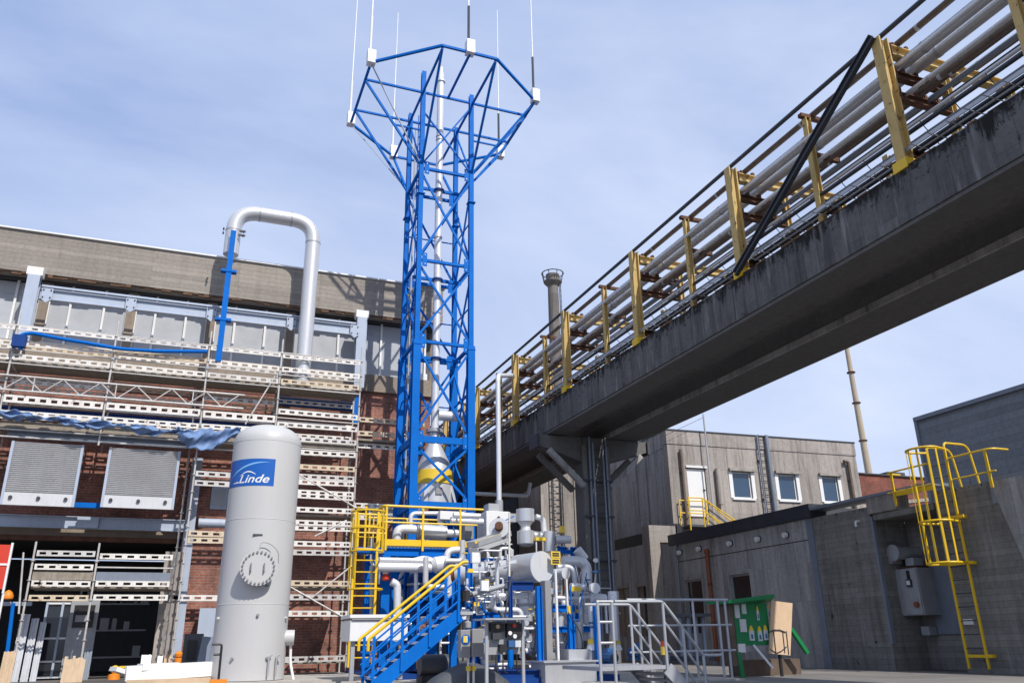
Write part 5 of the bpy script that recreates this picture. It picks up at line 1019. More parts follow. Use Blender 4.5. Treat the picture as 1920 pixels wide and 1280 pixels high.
v2 = T('upright_vessel', 'short upright stainless vessel with a horizontal pipe, right of the canister', 'vessel', at(1030, 1013, Y=19.4)); a, b = at(1030,996,Y=19.4), at(1030,1034,Y=19.4); MB().tube(b, a, .145, 24).build('shell', 'stainless', v2); MB().tube(at(1040,1011,Y=19.4), at(1069,1011,Y=19.4), .10, 18).build('nozzle', 'insulation', v2)
tag(MB().box(at(1050,985,Y=19.4).x, at(1057,985,Y=19.4).x, 19.35, 19.45, at(1050,998,Y=19.4).z, at(1050,986,Y=19.4).z).build('yellow_valve', 'sign_yellow'), 'tiny yellow valve head above the horizontal pipe of the upright vessel', 'valve')
# inclined tray duct and round valve body
idt = T('inclined_cable_duct', 'slanting pale metal duct with rust-yellow strips left of the big drum', 'duct', at(915, 1012, Y=18.6))
a, b = at(886,1020,Y=18.2), at(948,1000,Y=19.0); MB().beam(a, b, .34, .13).build('duct', 'galvanised', idt); MB().beam(a+V((0,-.05,-.14)), b+V((0,-.05,-.14)), .26, .10).build('lower_duct', 'silver_pipe', idt); MB().beam(a+V((0,-.175,.02)), b+V((0,-.175,.02)), .008, .05).build('strip', 'sign_yellow', idt)
rv = T('round_valve', 'big round stainless valve body with bolted rim under the white housing', 'valve', at(935, 995, Y=18.9)); c = at(936, 996, Y=18.9); d = V((-.35,-.9,.25)).normalized(); MB().tube(c, c+d*.2, .20, 24).build('body', 'stainless', rv); MB().tube(c+d*.2, c+d*.25, .25, 24).build('rim', 'galvanised', rv); MB().tube(c+d*.25, c+d*.4, .1, 16).build('stem', 'rust', rv)
# big horizontal drum with pale end cap
dr = T('horizontal_drum', 'large horizontal silver drum with a plain round pale end cap facing the camera', 'drum', at(1015, 1062, Y=17.0))
dax = V((.30, -.954, 0)); c = at(1015, 1062, Y=17.0); c2 = c-dax*.75; MB().tube(c-dax*.8, c, .325, 40).build('drum', 'stainless', dr); MB().tube(c, c+dax*.03, .338, 40).build('end_cap', 'insulation', dr); 
q0 = c-dax*.8; q1 = q0+V((-1.25,.75,-.06)); MB().tube(q0, q1, .235, 28).build('rear_shell', 'silver_pipe', dr); MB().tube(q1, q1+(q1-q0).normalized()*.1, .19, 24).build('rear_flange', 'orange_pipe', dr); MB().tube(q0-V((0,0,.0)), q0+(q1-q0)*.03, .30, 32).build('band', 'galvanised', dr)
p = at(945, 1050, Y=17.6); MB().beam(at(915,1062,Y=17.4), at(968,1052,Y=17.2), .1, .07).build('cable_cover', 'insulation', dr)
sd = T('small_drum', 'smaller silver drum with a round pale end cap right of the big drum', 'drum', at(1060, 1074, Y=17.2)); c = at(1060, 1074, Y=17.2); MB().tube(c-dax*.7, c, .118, 24).build('drum', 'insulation', sd); MB().tube(c, c+dax*.02, .13, 28).build('end_cap', 'insulation', sd)
sg_ = T('warning_sign', 'two small yellow warning plates, one above the other, beside the drums', 'sign', at(1041, 1045, Y=16.9))
for (y0, y1) in ((1033, 1045), (1046, 1058)):
    a, b = at(1032.5, y0, Y=16.9), at(1050, y1, Y=16.9); s = MB().box(a.x, b.x, 16.88, 16.9, b.z, a.z).build('sign_plate', 'sign_yellow', sg_)
    for k in range(2): zz = a.z-(a.z-b.z)*(.3+.35*k); MB().box(a.x+.03, b.x-.03, 16.872, 16.879, zz-.018, zz+.012).build('text_line', 'black', s)
# right hand ducting
pp([(1056,1052),(1100,1052),(1100,1110)], 18.2, .13, bend=.28); pp([(1082,1030),(1096,1048)], 18.6, .12, 'cladding'); pp([(1100,1105),(1103,1200)], 18.2, .115, 'insulation'); pp([(1045,1062),(1075,1062),(1082,1130)], 17.6, .06); pp([(1040,1120),(1090,1122),(1092,1170)], 17.0, .045); pp([(1050,1150),(1050,1205)], 16.6, .09, 'cladding'); pp([(1085,1165),(1085,1215)], 16.4, .1, 'cladding'); fl((1100,1108), 18.2, .16)
pp([(1070,1100),(1094,1101)], 16.8, .085); tag(MB().box(at(1071,1100,Y=16.7).x, at(1088,1100,Y=16.7).x, 16.68, 16.71, at(1080,1108,Y=16.7).z, at(1080,1099,Y=16.7).z).build('yellow_label', 'sign_yellow'), 'yellow sticker on the short pipe below the small drum', 'label')
p = at(1115, 1102, Y=16.4); vl = T('gate_valve', 'pale round gate valve with a blue handwheel at the right side of the skid', 'valve', p); MB().tube(p+V((0,-.04,0)), p+V((0,.06,0)), .115, 20).build('valve_body', 'insulation', vl); MB().tube(p, p+V((.05,0,.35)), .018, 8).build('stem', 'galvanised', vl); MB().tube(p+V((.05,0,.33)), p+V((.05,0,.36)), .10, 16).build('handwheel', 'motor_blue', vl); MB().tube(p, p+V((.4,0,.0)), .012, 6).build('lever', 'galvanised', vl)
pp([(1110,1120),(1135,1122)], 16.6, .10); pp([(1104,1130),(1106,1168)], 16.8, .12, 'stainless'); pp([(1080,1178),(1102,1180)], 16.6, .10); 
for k, (px, lab) in enumerate(((1112,'white funnel cap with a yellow top, left of the silver stairs'), (1153,'second white funnel cap with a yellow top, seen through the silver handrail'))):
    c = at(px, 1206, Y=15.6); t = T('funnel_cap', lab, 'funnel', c, 'funnel caps on the skid'); MB().lathe(c-V((0,0,.12)), [(.15,0),(.10,.13),(.04,.17)], n=20).build('funnel', 'white', t); MB().lathe(c-V((0,0,-.0)), [(.115,0),(.1,.08),(.042,.10)], n=20).build('cap', 'sign_yellow', t); MB().tube(c+V((0,0,.1)), c+V((0,0,.75)), .045, 12).build('riser', 'insulation', t)
    for z in (.3, .38): MB().tube(c+V((0,0,z)), c+V((0,0,z+.035)), .07, 12).build('blue_ring', 'motor_blue', t)
dv_ = T('silver_silo', 'pair of stacked stainless cylinders just left of the silver stair top rail', 'cylinder', at(1150, 1130, Y=15.2)); c = at(1150, 1108, Y=15.4); MB().tube(c-V((0,0,.22)), c, .115, 26).build('upper_cylinder', 'stainless', dv_); MB().tube(c-V((.02,0,.95)), c-V((.02,0,.24)), .10, 24).build('lower_cylinder', 'stainless', dv_)
gmo = 'blue motors behind the silver stairs'
for px, py, lab in ((1143, 1232, 'blue electric motor, left one of two, seen between the stair posts'), (1194, 1222, 'blue electric motor, right one of two, behind the sloping handrail')):
    c = at(px, py, Y=15.0); t = T('electric_motor', lab, 'motor', c, gmo); MB().tube(c+V((0,-.18,0)), c+V((0,.2,0)), .105, 20).build('housing', 'motor_blue', t); MB().tube(c+V((0,-.20,0)), c+V((0,-.181,0)), .085, 20).build('fan_cover', 'dark_steel', t); MB().box(c.x-.06, c.x+.06, c.y-.05, c.y+.1, c.z+.09, c.z+.17).build('terminal_box', 'motor_blue', t); MB().box(c.x-.13, c.x+.13, c.y-.12, c.y+.14, c.z-.14, c.z-.10).build('foot', 'motor_blue', t)
    m = MB()
    for k in range(12): a_ = k*math.pi/6; m.beam(c+V((.11*math.cos(a_), -.15, .11*math.sin(a_))), c+V((.11*math.cos(a_), .17, .11*math.sin(a_))), .012, .012)
    tag(m.build('cooling_fin', 'motor_blue', t), kind='stuff')
# stainless boxes at the foot
bx = T('drip_tank', 'dull stainless drip tank at the bottom of the picture under the silver pipes', 'tank', at(1090, 1250, Y=15.6)); a, b = at(1062,1217,Y=15.6), at(1122,1238,Y=15.6); MB().box(a.x, b.x, 15.5, 16.1, b.z-.02, a.z).build('upper_tank', 'galvanised', bx); a, b = at(1022,1242,Y=14.9), at(1120,1290,Y=14.9); MB().box(a.x, b.x, 14.9, 15.6, .0, a.z).build('lower_tank', 'galvanised', bx); MB().box(a.x-.04, b.x+.04, 14.86, 15.62, a.z+.002, a.z+.03).build('rim', 'stainless', bx)
gd_ = T('grey_duct', 'upright square grey duct behind the blue front column', 'duct', at(1026, 1160, Y=15.9)); a, b = at(1018,1088,Y=15.9), at(1031,1240,Y=15.9); MB().box(a.x, b.x+.03, 15.8, 16.05, .1, a.z).build('duct', 'grey', gd_); MB().tube((b.x+.1,15.7,.1), (b.x+.1,15.7,a.z+.2), .028, 8).build('pole', 'white', gd_)
fo_ = T('flexible_hose_pole', 'white pole with a yellow sleeve right of the grey duct', 'pole', at(1066, 1150, Y=16.0)); a, b = at(1062,1085,Y=16.0), at(1068,1215,Y=16.0); MB().tube(b, a, .022, 8).build('pole', 'white', fo_); p = at(1066,1135,Y=16.0); q = at(1067,1155,Y=16.0); MB().tube(q, p, .04, 10).build('sleeve', 'sign_yellow', fo_)
# ---- grey control boxes and instrument stand
cbx = T('control_box', 'pair of grey control boxes with a round blue and yellow sticker under the stairs', 'control box', at(885, 1205, Y=14.6))
a, b = at(864,1180,Y=14.6), at(882,1232,Y=14.6); MB().box(a.x, b.x, 14.6, 14.8, b.z, a.z).build('left_box', 'grey', cbx, bevel=.008); c = at(873,1198,Y=14.6); st = MB().tube((c.x,14.597,c.z), (c.x,14.585,c.z), .085, 24).build('sticker', 'logo_blue', cbx); MB().box(c.x-.05, c.x+.005, 14.57, 14.584, c.z-.05, c.z+.06).build('yellow_field', 'sign_yellow', st); MB().box(c.x+.008, c.x+.025, 14.57, 14.584, c.z-.05, c.z+.06).build('white_field', 'white', st)
a, b = at(884,1178,Y=14.6), at(905,1230,Y=14.6); MB().box(a.x, b.x, 14.55, 14.82, b.z, a.z).build('right_box', 'grey', cbx, bevel=.008)
for px in (878, 888): x = at(px,1240,Y=14.7).x; MB().tube((x,14.7,.0), (x,14.7,b.z), .022, 8).build('support', 'rail_white', cbx); MB().box(x-.03, x+.03, 14.66, 14.74, .32, .40).build('yellow_clamp', 'sign_yellow', cbx)
ist = T('instrument_stand', 'open instrument stand with a small grey canopy, black gauges and blue filter bowls', 'instrument stand', at(945, 1220, Y=13.9))
YI = 13.9; xl, xr_ = at(912,1200,Y=YI).x, at(980,1200,Y=YI).x; zt = at(945,1162,Y=YI).z; zbn = at(945,1226,Y=YI).z
for x in (xl, xr_): MB().beam((x, YI, 0), (x, YI, zt), .05, .05).build('post', 'galvanised', ist)
MB().box(xl-.1, xr_+.05, YI-.25, YI+.3, zt, zt+.03).build('canopy', 'galvanised', ist); MB().box(xl+.03, xr_-.03, YI+.03, YI+.05, zbn, zt-.02).build('back_panel', 'cabinet_grey', ist)
for (x0, y0, x1, y1, mt) in ((918,1168,943,1183,'black'), (921,1186,938,1198,'dark_steel'), (948,1168,976,1194,'black'), (935,1207,945,1222,'black'), (951,1200,962,1212,'motor_blue'), (963,1200,974,1212,'plastic_sheet')):
    a, b = at(x0,y0,Y=YI), at(x1,y1,Y=YI); MB().box(a.x, b.x, YI-.08, YI+.029, b.z, a.z).build('instrument', mt, ist)
for (px, py, mt) in ((933,1174,'timber'), (964,1172,'red'), (965,1192,'white'), (956,1186,'white')): c = at(px,py,Y=YI-.08); MB().tube((c.x,YI-.081,c.z), (c.x,YI-.10,c.z), .035, 12).build('dial', mt, ist)
for px in (956,): c = at(px,1232,Y=YI); MB().lathe((c.x,YI-.02,c.z-.17), [(.03,0),(.05,.05),(.05,.3)], n=14).build('filter_bowl', 'blue', ist)
for px in (930, 943, 969): c = at(px,1240,Y=YI); MB().pipe([(c.x,YI,zbn), (c.x,YI,zbn-.25), (c.x+.15,YI+.2,zbn-.3)], .012, .05, 6).build('tubing', 'black', ist)
# ---- big white tray and blue stairs
tr = T('white_basin', 'white rectangular basin with a grey rim behind the foot of the blue stairs', 'basin', at(710, 1180, Y=17.6))
a, b = at(657,1162,Y=17.6), at(764,1200,Y=17.6); MB().box(a.x, b.x, 17.6, 18.6, b.z, a.z).build('basin', 'white', tr, bevel=.012); MB().box(a.x+.03, b.x-.03, 17.56, 18.57, a.z+.003, a.z+.04).build('seal', 'grey', tr); MB().box(a.x-.02, b.x+.02, 17.55, 18.62, a.z+.043, a.z+.11).build('lid', 'white', tr)
for x in (a.x+.1, b.x-.1): MB().box(x-.04, x+.04, 17.7, 17.8, .1, b.z-.002).build('foot', 'galvanised', tr)
SYn, SYf = 15.6, 16.4
sa, sb = at(722,1272,Y=SYn), at(862,1152,Y=SYn); dxs = (sb-sa); slope = dxs.z/dxs.x; x0s = sa.x-(sa.z-.08)/slope; x1s = sb.x
stx = T('blue_stairs', 'steep blue steel stairs with bright yellow handrails leading up to the skid', 'stairs', (x0s, SYn, 0))
def sz(x): return .08+(x-x0s)*slope
for y in (SYn, SYf): MB().beam((x0s, y, sz(x0s)), (x1s, y, sz(x1s)), .05, .24).build('stringer', 'blue', stx)
n = 8
for k in range(n): x = x0s+(x1s-x0s)*(k+.6)/n; z = sz(x)+.03; MB().box(x-.14, x+.13, SYn+.03, SYf-.03, z-.02, z+.015).build('tread', 'galvanised', stx); MB().box(x-.155, x-.141, SYn+.03, SYf-.03, z-.03, z+.017).build('nosing', 'insulation', stx)
hr = at(690,1198,Y=SYn); hh = 1.0; hz0 = hr.z-sz(hr.x)
for y in (SYn-.04, SYf+.04):
    xs0 = hr.x; MB().pipe([(xs0, y, hr.z-.2), (xs0, y, hr.z), (x1s+.05, y, sz(x1s+.05)+hz0), (x1s+.15, y, sz(x1s+.05)+hz0)], .03, .06, 10).build('handrail', 'yellow', stx)
    for u in (.06, .36, .66, .98): x = xs0+(x1s-xs0)*u; MB().beam((x, y, sz(x)-.1), (x, y, sz(x)+hz0-.03), .05, .035).build('rail_post', 'blue', stx)
    for k in (.3, .52, .75): MB().tube((xs0+.05, y, sz(xs0)+hz0*k), (x1s, y, sz(x1s)+hz0*k), .018, 8).build('mid_rail', 'blue', stx)
MB().box(x1s+.0, x1s+.25, SYn-.05, SYf+.6, sz(x1s)+.0, sz(x1s)+.06).build('landing', 'galvanised', stx)
for x in (x1s+.12,): MB().ibeam((x, SYf, 0), (x, SYf, sz(x1s)-.001), .12, .12, (0,1,0), .015).build('landing_column', 'blue', stx)
# ---- silver stairs and platform at the right
SN, SF = 12.2, 13.3
ps = T('silver_stairs', 'galvanised steel stair and landing with round handrails right of the skid', 'stairs', at(1241, 1250, Y=SN))
p0, p1 = at(1242,1127,Y=SN), at(1319,1228,Y=SN); sl = (p1.z-p0.z)/(p1.x-p0.x); hz_ = .98; zd = p0.z-hz_
def sg2(x): return zd+(x-p0.x)*sl
xe = p0.x+(0-zd)/sl
for y in (SN, SF):
    MB().pipe([(p0.x-.9, y, p0.z), p0 if y == SN else (p0.x, y, p0.z), (p1.x, y, p1.z), (p1.x+(.0 if y == SF else .35), y, p1.z-(.15 if y == SF else 0))], .024, .06, 10).build('handrail', 'galvanised', ps)
    for u in (0, .5, 1): x = p0.x+(p1.x-p0.x)*u; MB().tube((x, y, max(sg2(x)-.1, 0)), (x, y, sg2(x)+hz_), .024, 10).build('rail_post', 'galvanised', ps)
    for k in (.36, .68): MB().tube((p0.x, y, zd+hz_*k), (p1.x+.05, y, sg2(p1.x+.05)+hz_*k), .02, 8).build('mid_rail', 'galvanised', ps)
    MB().beam((p0.x, y, zd-.05), (xe, y, .02), .04, .2).build('stringer', 'galvanised', ps)
for k in range(4): x = p0.x+(xe-p0.x)*(k+.6)/4.3; z = sg2(x); MB().box(x-.13, x+.13, SN+.03, SF-.03, z-.02, z+.02).build('tread', 'galvanised', ps)
dl = at(1118,1128,Y=SN).x
MB().box(dl, p0.x-.03, SN, SF+.3, zd-.06, zd).build('landing', 'galvanised', ps)
for x in (dl+.02, dl+.28): MB().tube((x, SN, 0), (x, SN, p0.z), .026, 10).build('rail_post', 'galvanised', ps)
for k in (.36, .68, 1): MB().tube((dl, SN, zd+hz_*k), (dl+.3, SN, zd+hz_*k), .02, 8).build('mid_rail', 'galvanised', ps)
g3 = T('platform_guardrail', 'galvanised three-bar guardrail on the low landing in front of the annex', 'guardrail', at(1300, 1200, Y=13.6))
YG = 13.6; ga, gb2 = at(1176,1136,Y=YG).x, at(1364,1123,Y=YG).x; ztg = at(1300,1124,Y=YG).z
for k, z in enumerate((ztg, ztg-.45, ztg-.9)): MB().tube((ga, YG, z), (gb2+.03*k, YG, z), .026 if k == 0 else .021, 10).build('rail', 'galvanised', g3)
for px in (1200, 1303, 1350, 1364): x = at(px,1180,Y=YG).x; MB().tube((x, YG, .1), (x, YG, ztg), .024, 10).build('post', 'galvanised', g3)
MB().box(at(1178,1240,Y=YG).x, gb2, YG-.9, YG+1.2, ztg-1.55, ztg-1.50).build('deck', 'galvanised', g3)
tlr = T('tank_trailer', 'dark upright steel drum rack half hidden behind the guardrail', 'drum rack', at(1300, 1190, Y=15.5)); a, b = at(1268,1150,Y=15.5), at(1330,1228,Y=15.5)
MB().box(a.x, b.x, 15.3, 16.0, a.z-.06, a.z).build('lid', 'dark_grey', tlr)
for k in range(4): x = a.x+.08+(b.x-a.x-.16)*k/3; MB().tube((x, 15.5, b.z), (x, 15.5, a.z-.062), .05, 12).build('cylinder', 'zinc', tlr)
MB().box(a.x, b.x, 15.3, 16.0, b.z-.1, b.z).build('base', 'dark_steel', tlr)
bl = T('signal_lamp', 'small red and yellow signal lamp on a post between the two stair handrails', 'signal lamp', at(1243, 1215, Y=12.8)); c = at(1243,1215,Y=12.8)
MB().tube((c.x,12.8,c.z-.1), (c.x,12.8,c.z+.03), .04, 12).build('yellow_lens', 'sign_yellow', bl); MB().tube((c.x,12.8,c.z+.032), (c.x,12.8,c.z+.12), .032, 12).build('red_lens', 'red', bl); MB().tube((c.x,12.8,0), (c.x,12.8,c.z-.102), .022, 8).build('post', 'dark_steel', bl)
# ---- green notice stand
YB = 15.0
gb_ = T('green_notice_stand', 'green wooden notice stand with gloves and bottle-shaped stickers and a pale plywood side', 'notice stand', at(1420, 1250, Y=YB))
a, b = at(1374,1130,Y=YB), at(1446,1208,Y=YB); MB().box(a.x, b.x, YB, YB+.05, b.z, a.z).build('back_board', 'green', gb_)
t0, t1, t2 = at(1362,1126,Y=YB-.25), at(1449,1115,Y=YB-.25), at(1479,1130,Y=YB+.4)
m = MB(); m.add([(t0.x,YB-.3,t0.z-.05),(t1.x-.0,YB-.3,t1.z-.06),(t1.x+.3,YB+.5,t1.z-.20),(t0.x,YB+.5,t0.z-.03),(t0.x,YB-.3,t0.z+.02),(t1.x-.0,YB-.3,t1.z+.02),(t1.x+.3,YB+.5,t1.z-.12),(t0.x,YB+.5,t0.z+.04)], [(0,3,2,1),(4,5,6,7),(0,1,5,4),(1,2,6,5),(2,3,7,6),(3,0,4,7)]); m.build('roof_board', 'green', gb_)
a2, b2 = at(1445,1126,Y=YB-.1), at(1482,1228,Y=YB-.1); c00, c10, c11, c01 = at(1443,1224,Y=YB-.1), at(1482,1228,Y=YB-.1), at(1486,1130,Y=YB-.1), at(1446,1125,Y=YB-.1); bk = V((0,.03,0))
pb = MB().add([c01, c11, c10, c00, c01+bk, c11+bk, c10+bk, c00+bk], [(0,3,2,1),(4,5,6,7),(0,1,5,4),(1,2,6,5),(2,3,7,6),(3,0,4,7)]).build('plywood_panel', 'plywood', gb_)
a2 = V((c00.x+.01, 0, c01.z)); b2 = V((c10.x, 0, c10.z)); wpx = (b2.x-a2.x); hpx = a2.z-b2.z
def yp(x): return YB-.112
sp_ = [V((a2.x+wpx*u, yp(a2.x+wpx*u), b2.z+hpx*v)) for u, v in ((.05,.42),(.3,.46),(.6,.46),(.88,.42))]; MB().sweep(sp_, .013, 6).build('cable_tie', 'dark_steel', pb); 
for (u, v0, v1) in ((.3,.02,.45), (.75,.05,.45), (.93,.02,.44)): x = a2.x+wpx*u; MB().sweep([V((x-.01,yp(x),b2.z+hpx*v0)), V((x,yp(x),b2.z+hpx*v1))], .009, 6).build('cable_tie', 'dark_steel', pb)
sp_ = [V((a2.x+wpx*u, yp(a2.x+wpx*u), b2.z+hpx*v)) for u, v in ((.03,.12),(.3,.05),(.55,.08),(.85,.16))]; MB().sweep(sp_, .010, 6).build('cable_tie', 'dark_steel', pb)
for (x0, y0, x1, y1) in ((1376,1133,1387,1158), (1389,1131,1399,1150), (1386,1160,1400,1184)): a3, b3 = at(x0,y0,Y=YB-.01), at(x1,y1,Y=YB-.01); MB().box(a3.x, b3.x, YB-.03, YB-.002, b3.z, a3.z).build('work_glove', 'paper', gb_)
for (x0, y0, x1, y1) in ((1403,1172,1415,1200), (1419,1173,1430,1201), (1430,1171,1441,1199), (1417,1135,1424,1162), (1438,1131,1444,1158)):
    a3, b3 = at(x0,y0,Y=YB-.01), at(x1,y1,Y=YB-.01); w = b3.x-a3.x; h = a3.z-b3.z; m = MB(); m.box(a3.x, b3.x, YB-.02, YB-.002, b3.z, a3.z-h*.35)
    bt = m.build('bottle', 'plastic_sheet', gb_); m = MB(); m.add([(a3.x,YB-.02,a3.z-h*.349),(b3.x,YB-.02,a3.z-h*.349),(b3.x-w*.35,YB-.02,a3.z),(a3.x+w*.35,YB-.02,a3.z),(a3.x,YB-.002,a3.z-h*.349),(b3.x,YB-.002,a3.z-h*.349),(b3.x-w*.35,YB-.002,a3.z),(a3.x+w*.35,YB-.002,a3.z)], [(0,1,2,3),(7,6,5,4),(0,4,5,1),(1,5,6,2),(2,6,7,3),(3,7,4,0)]); m.build('bottle_top', 'sign_yellow', bt); MB().box(a3.x+w*.3, b3.x-w*.3, YB-.024, YB-.0205, b3.z+h*.12, b3.z+h*.42).build('bottle_label', 'motor_blue', bt)
a4, b4 = at(1383,1206,Y=YB), at(1398,1222,Y=YB); MB().box(a4.x, b4.x, YB-.02, YB, b4.z, a4.z-.002).build('paper_sheet', 'white', gb_); a4, b4 = at(1399,1208,Y=YB), at(1440,1220,Y=YB); MB().box(a4.x, b4.x, YB+.01, YB+.03, b4.z, a4.z-.002).build('lower_board', 'grey', gb_)
MB().beam(at(1384,1222,Y=YB), (at(1388,1222,Y=YB).x, YB, 0), .09, .05, (0,1,0)).build('leg', 'green', gb_); MB().beam(at(1483,1178,Y=YB+.15), at(1514,1224,Y=YB+.15), .08, .08).build('leg', 'green', gb_); MB().tube((at(1462,1230,Y=YB).x, YB, 0), (at(1462,1230,Y=YB).x, YB, b2.z+.02), .035, 10).build('centre_post', 'black', gb_)
MB().beam(at(1413,1208,Y=YB-.05), at(1450,1252,Y=YB-.3), .04, .04).build('prop', 'white', gb_); a4 = at(1368,1132,Y=YB); MB().box(a4.x-.06, a4.x+.07, YB+.0, YB+.4, .25, a4.z).build('side_board', 'brown_pipe', gb_)
a, b = at(1380,1232,Y=15.6), at(1495,1245,Y=15.6); tag(MB().box(a.x, b.x, 15.5, 15.9, .02, a.z-.05).build('timber_sleeper', 'brown_pipe'), 'dark timber sleeper lying behind the green notice stand', 'sleeper')
# ---- dense secondary pipework, valves and cables inside the skid
rr = random.Random(5)
def proj(p): d = p-EYE; k = d.dot(_fw); return 960+FPX*d.dot(_rt)/k, 640-FPX*d.dot(_up)/k
def clear(pts):
    # keep loose pipework from crossing the big drum's face, which stands free in front
    return all(p.y > 18.6 or not (960 < proj(p)[0] < 1080 and 1005 < proj(p)[1] < 1105) for p in pts)
mats = ['insulation','insulation','insulation','cladding','cladding','silver_pipe']
for k in range(110):
    Y = rr.uniform(16.2, 20.2); x0 = rr.uniform(870, 1090); y0 = rr.uniform(1020, 1225); r = rr.choice((.015,.02,.025,.03,.04,.06)); pts = [at(x0, y0, Y=Y)]
    d = rr.choice((0,2)); 
    for s_ in range(rr.choice((2,3,3,4))):
        q = pts[-1].copy(); L_ = rr.uniform(.25,.8)*rr.choice((-1,1))
        if d == 0: q.x += L_
        elif d == 1: q.y += L_*.6
        else: q.z += L_
        q.z = max(q.z, .25); q.x = min(max(q.x, 5.6), 9.6); d = rr.choice([e for e in (0,1,2) if e != d]); pts.append(q)
    if clear(pts+[pts[i].lerp(pts[i+1], .5) for i in range(len(pts)-1)]) and all((pts[i+1]-pts[i]).length > .05 for i in range(len(pts)-1)):
        MB().sweep(smooth_path(pts, r*2.2, 5), r, 10).build('process_pipe', rr.choice(mats), SK)
        p, q = pts[0], pts[1]; dd = (q-p).normalized(); c = p.lerp(q, .5); MB().tube(c-dd*.02, c+dd*.02, r*1.7, 12).build('pipe_flange', 'galvanised', SK); MB().tube(c+dd*.05, c+dd*.07, r*1.7, 12).build('pipe_flange', 'galvanised', SK)
for k in range(80):
    Y = rr.uniform(15.8, 18.5); c = at(rr.uniform(872, 1118), rr.uniform(1030, 1235), Y=Y); c.z = max(c.z, .3); kind = rr.random()
    if not clear([c]): continue
    if kind < .35: MB().lathe(c, [(.03,-.08),(.07,-.05),(.07,.05),(.03,.08)], (0,0,1), 12).build('valve', rr.choice(('stainless','galvanised')), SK); MB().tube(c+V((0,0,.07)), c+V((0,0,.2)), .012, 6).build('valve_stem', 'galvanised', SK); MB().tube(c+V((0,0,.19)), c+V((0,0,.21)), .06, 12).build('handwheel', rr.choice(('blue','red','sign_yellow','black')), SK)
    elif kind < .6: MB().tube(c, c+V((0,-.05,0)), .055, 14).build('gauge', rr.choice(('white','black','stainless')), SK)
    elif kind < .8: MB().box(c.x-.08, c.x+.08, c.y-.05, c.y+.05, c.z-.1, c.z+.1).build('junction_box', rr.choice(('cabinet_grey','white','grey','black')), SK)
    else: MB().box(c.x-.06, c.x+.06, c.y-.01, c.y+.0, c.z-.04, c.z+.04).build('yellow_tag', 'sign_yellow', SK)
for k in range(16):
    x0 = rr.uniform(880, 1110); Y = rr.uniform(15.7, 17.5); a = at(x0, rr.uniform(1060, 1150), Y=Y); b = at(x0+rr.uniform(-30,30), rr.uniform(1190,1245), Y=Y); b.z = max(b.z, .2)
    mid = a.lerp(b,.5)+V((rr.uniform(-.12,.12), -.05, -.05)); MB().sweep(smooth_path([a, mid, b], .4, 8), rr.choice((.012,.018)), 6).build('cable', rr.choice(('black','dark_steel','blue','galvanised')), SK)
for k in range(18):
    Y = rr.uniform(19.2, 21.8); x0 = rr.uniform(735, 880); a = at(x0, rr.uniform(1040, 1180), Y=Y); a.z = max(a.z, .4); q = a+V((rr.uniform(.3,.7)*rr.choice((-1,1)),0,0)); s_ = q+V((0,0,rr.uniform(-.8,.8))); s_.z = max(s_.z, .3)
    MB().sweep(smooth_path([a,q,s_], .14, 5), rr.choice((.035,.05,.07)), 10).build('process_pipe', rr.choice(mats), SK)
# slim white riser and stays over the skid
pp([(955,960),(955,1160)], 16.9, .022, 'rail_white', name='stay_pole')
# concrete plinth under the skid
o = MB().box(3.6, 10.4, 14.2, 22.8, -.2, .05).build('skid_plinth', 'plinth'); tag(o, kind='structure')

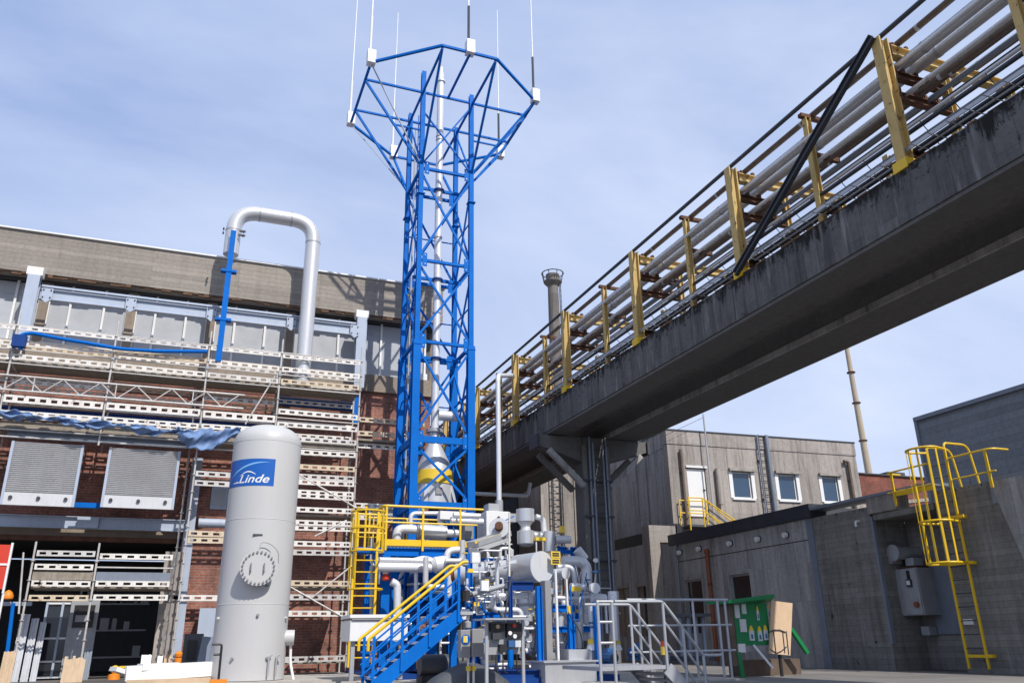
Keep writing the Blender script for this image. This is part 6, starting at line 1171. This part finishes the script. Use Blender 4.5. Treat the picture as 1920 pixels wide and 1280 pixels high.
# dark bar and dark kit round the foot of the stairs
a, b = at(876,1116,Y=16.2), at(946,1097,Y=16.2); t = T('roller_bar', 'dark horizontal roller bar with a pale sleeve across the front of the blue columns', 'bar', a); MB().tube(a, b, .045, 12).build('bar', 'dark_steel', t); MB().tube(a.lerp(b,.12)-V((0,.02,0)), a.lerp(b,.98)-V((0,.02,0)), .052, 12).build('sleeve', 'cabinet_grey', t); MB().box(a.x-.06, a.x+.03, 16.1, 16.3, a.z-.1, a.z+.1).build('end_block', 'black', t)
a = at(840, 1235, Y=16.9); t = T('dark_pump', 'dark grey pump and motor on the ground beneath the blue stairs', 'pump', a); MB().tube((a.x-.6, 16.9, .38), (a.x+.1, 16.9, .38), .2, 20).build('motor', 'dark_grey', t); MB().lathe((a.x+.1, 16.9, .38), [(.2,0),(.27,.05),(.27,.22),(.12,.3)], (1,0,0), 20).build('pump_casing', 'dark_steel', t); MB().box(a.x-.6, a.x+.5, 16.7, 17.1, .05, .17).build('base', 'black', t)
a = at(850, 1270, Y=15.2); t = T('covered_bundle', 'dark sheeted bundle on the ground left of the instrument stand', 'bundle', a); m = MB(); nx, ny = 14, 8
for i in range(nx+1):
    for j in range(ny+1):
        u, v = i/nx, j/ny; m.v.append(V((a.x-.5+1.5*u, 14.7+1.0*v, .06+.36*(math.sin(math.pi*u)**.6)*(math.sin(math.pi*v)**.6)+.03*math.sin(9*u+5*v))))
for i in range(nx):
    for j in range(ny): k = i*(ny+1)+j; m.f.append((k, k+ny+1, k+ny+2, k+1))
m.build('sheet', 'dark_grey', t, True)
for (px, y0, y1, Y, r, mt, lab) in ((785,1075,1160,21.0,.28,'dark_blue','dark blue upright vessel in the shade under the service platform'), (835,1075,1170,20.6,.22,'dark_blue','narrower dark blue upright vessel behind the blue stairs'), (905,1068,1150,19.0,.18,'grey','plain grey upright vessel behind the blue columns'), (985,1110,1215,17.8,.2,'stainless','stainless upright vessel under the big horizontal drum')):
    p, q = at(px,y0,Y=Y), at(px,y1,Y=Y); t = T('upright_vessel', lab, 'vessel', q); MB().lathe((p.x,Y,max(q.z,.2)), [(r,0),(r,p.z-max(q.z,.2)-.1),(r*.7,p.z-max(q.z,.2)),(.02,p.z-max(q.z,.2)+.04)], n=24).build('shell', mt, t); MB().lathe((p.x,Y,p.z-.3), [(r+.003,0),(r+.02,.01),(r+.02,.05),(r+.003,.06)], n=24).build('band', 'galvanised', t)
p = at(722, 1082, Y=20.0); t = T('alarm_lamp', 'red and white round alarm lamp on the blue platform column', 'lamp', p); MB().lathe(p-V((0,.06,.08)), [(.06,0),(.09,.03),(.09,.10),(.05,.15)], n=16).build('lens', 'red', t); MB().lathe(p-V((0,.06,-.075)), [(.06,0),(.085,.03),(.03,.09)], n=16).build('dome', 'white', t)
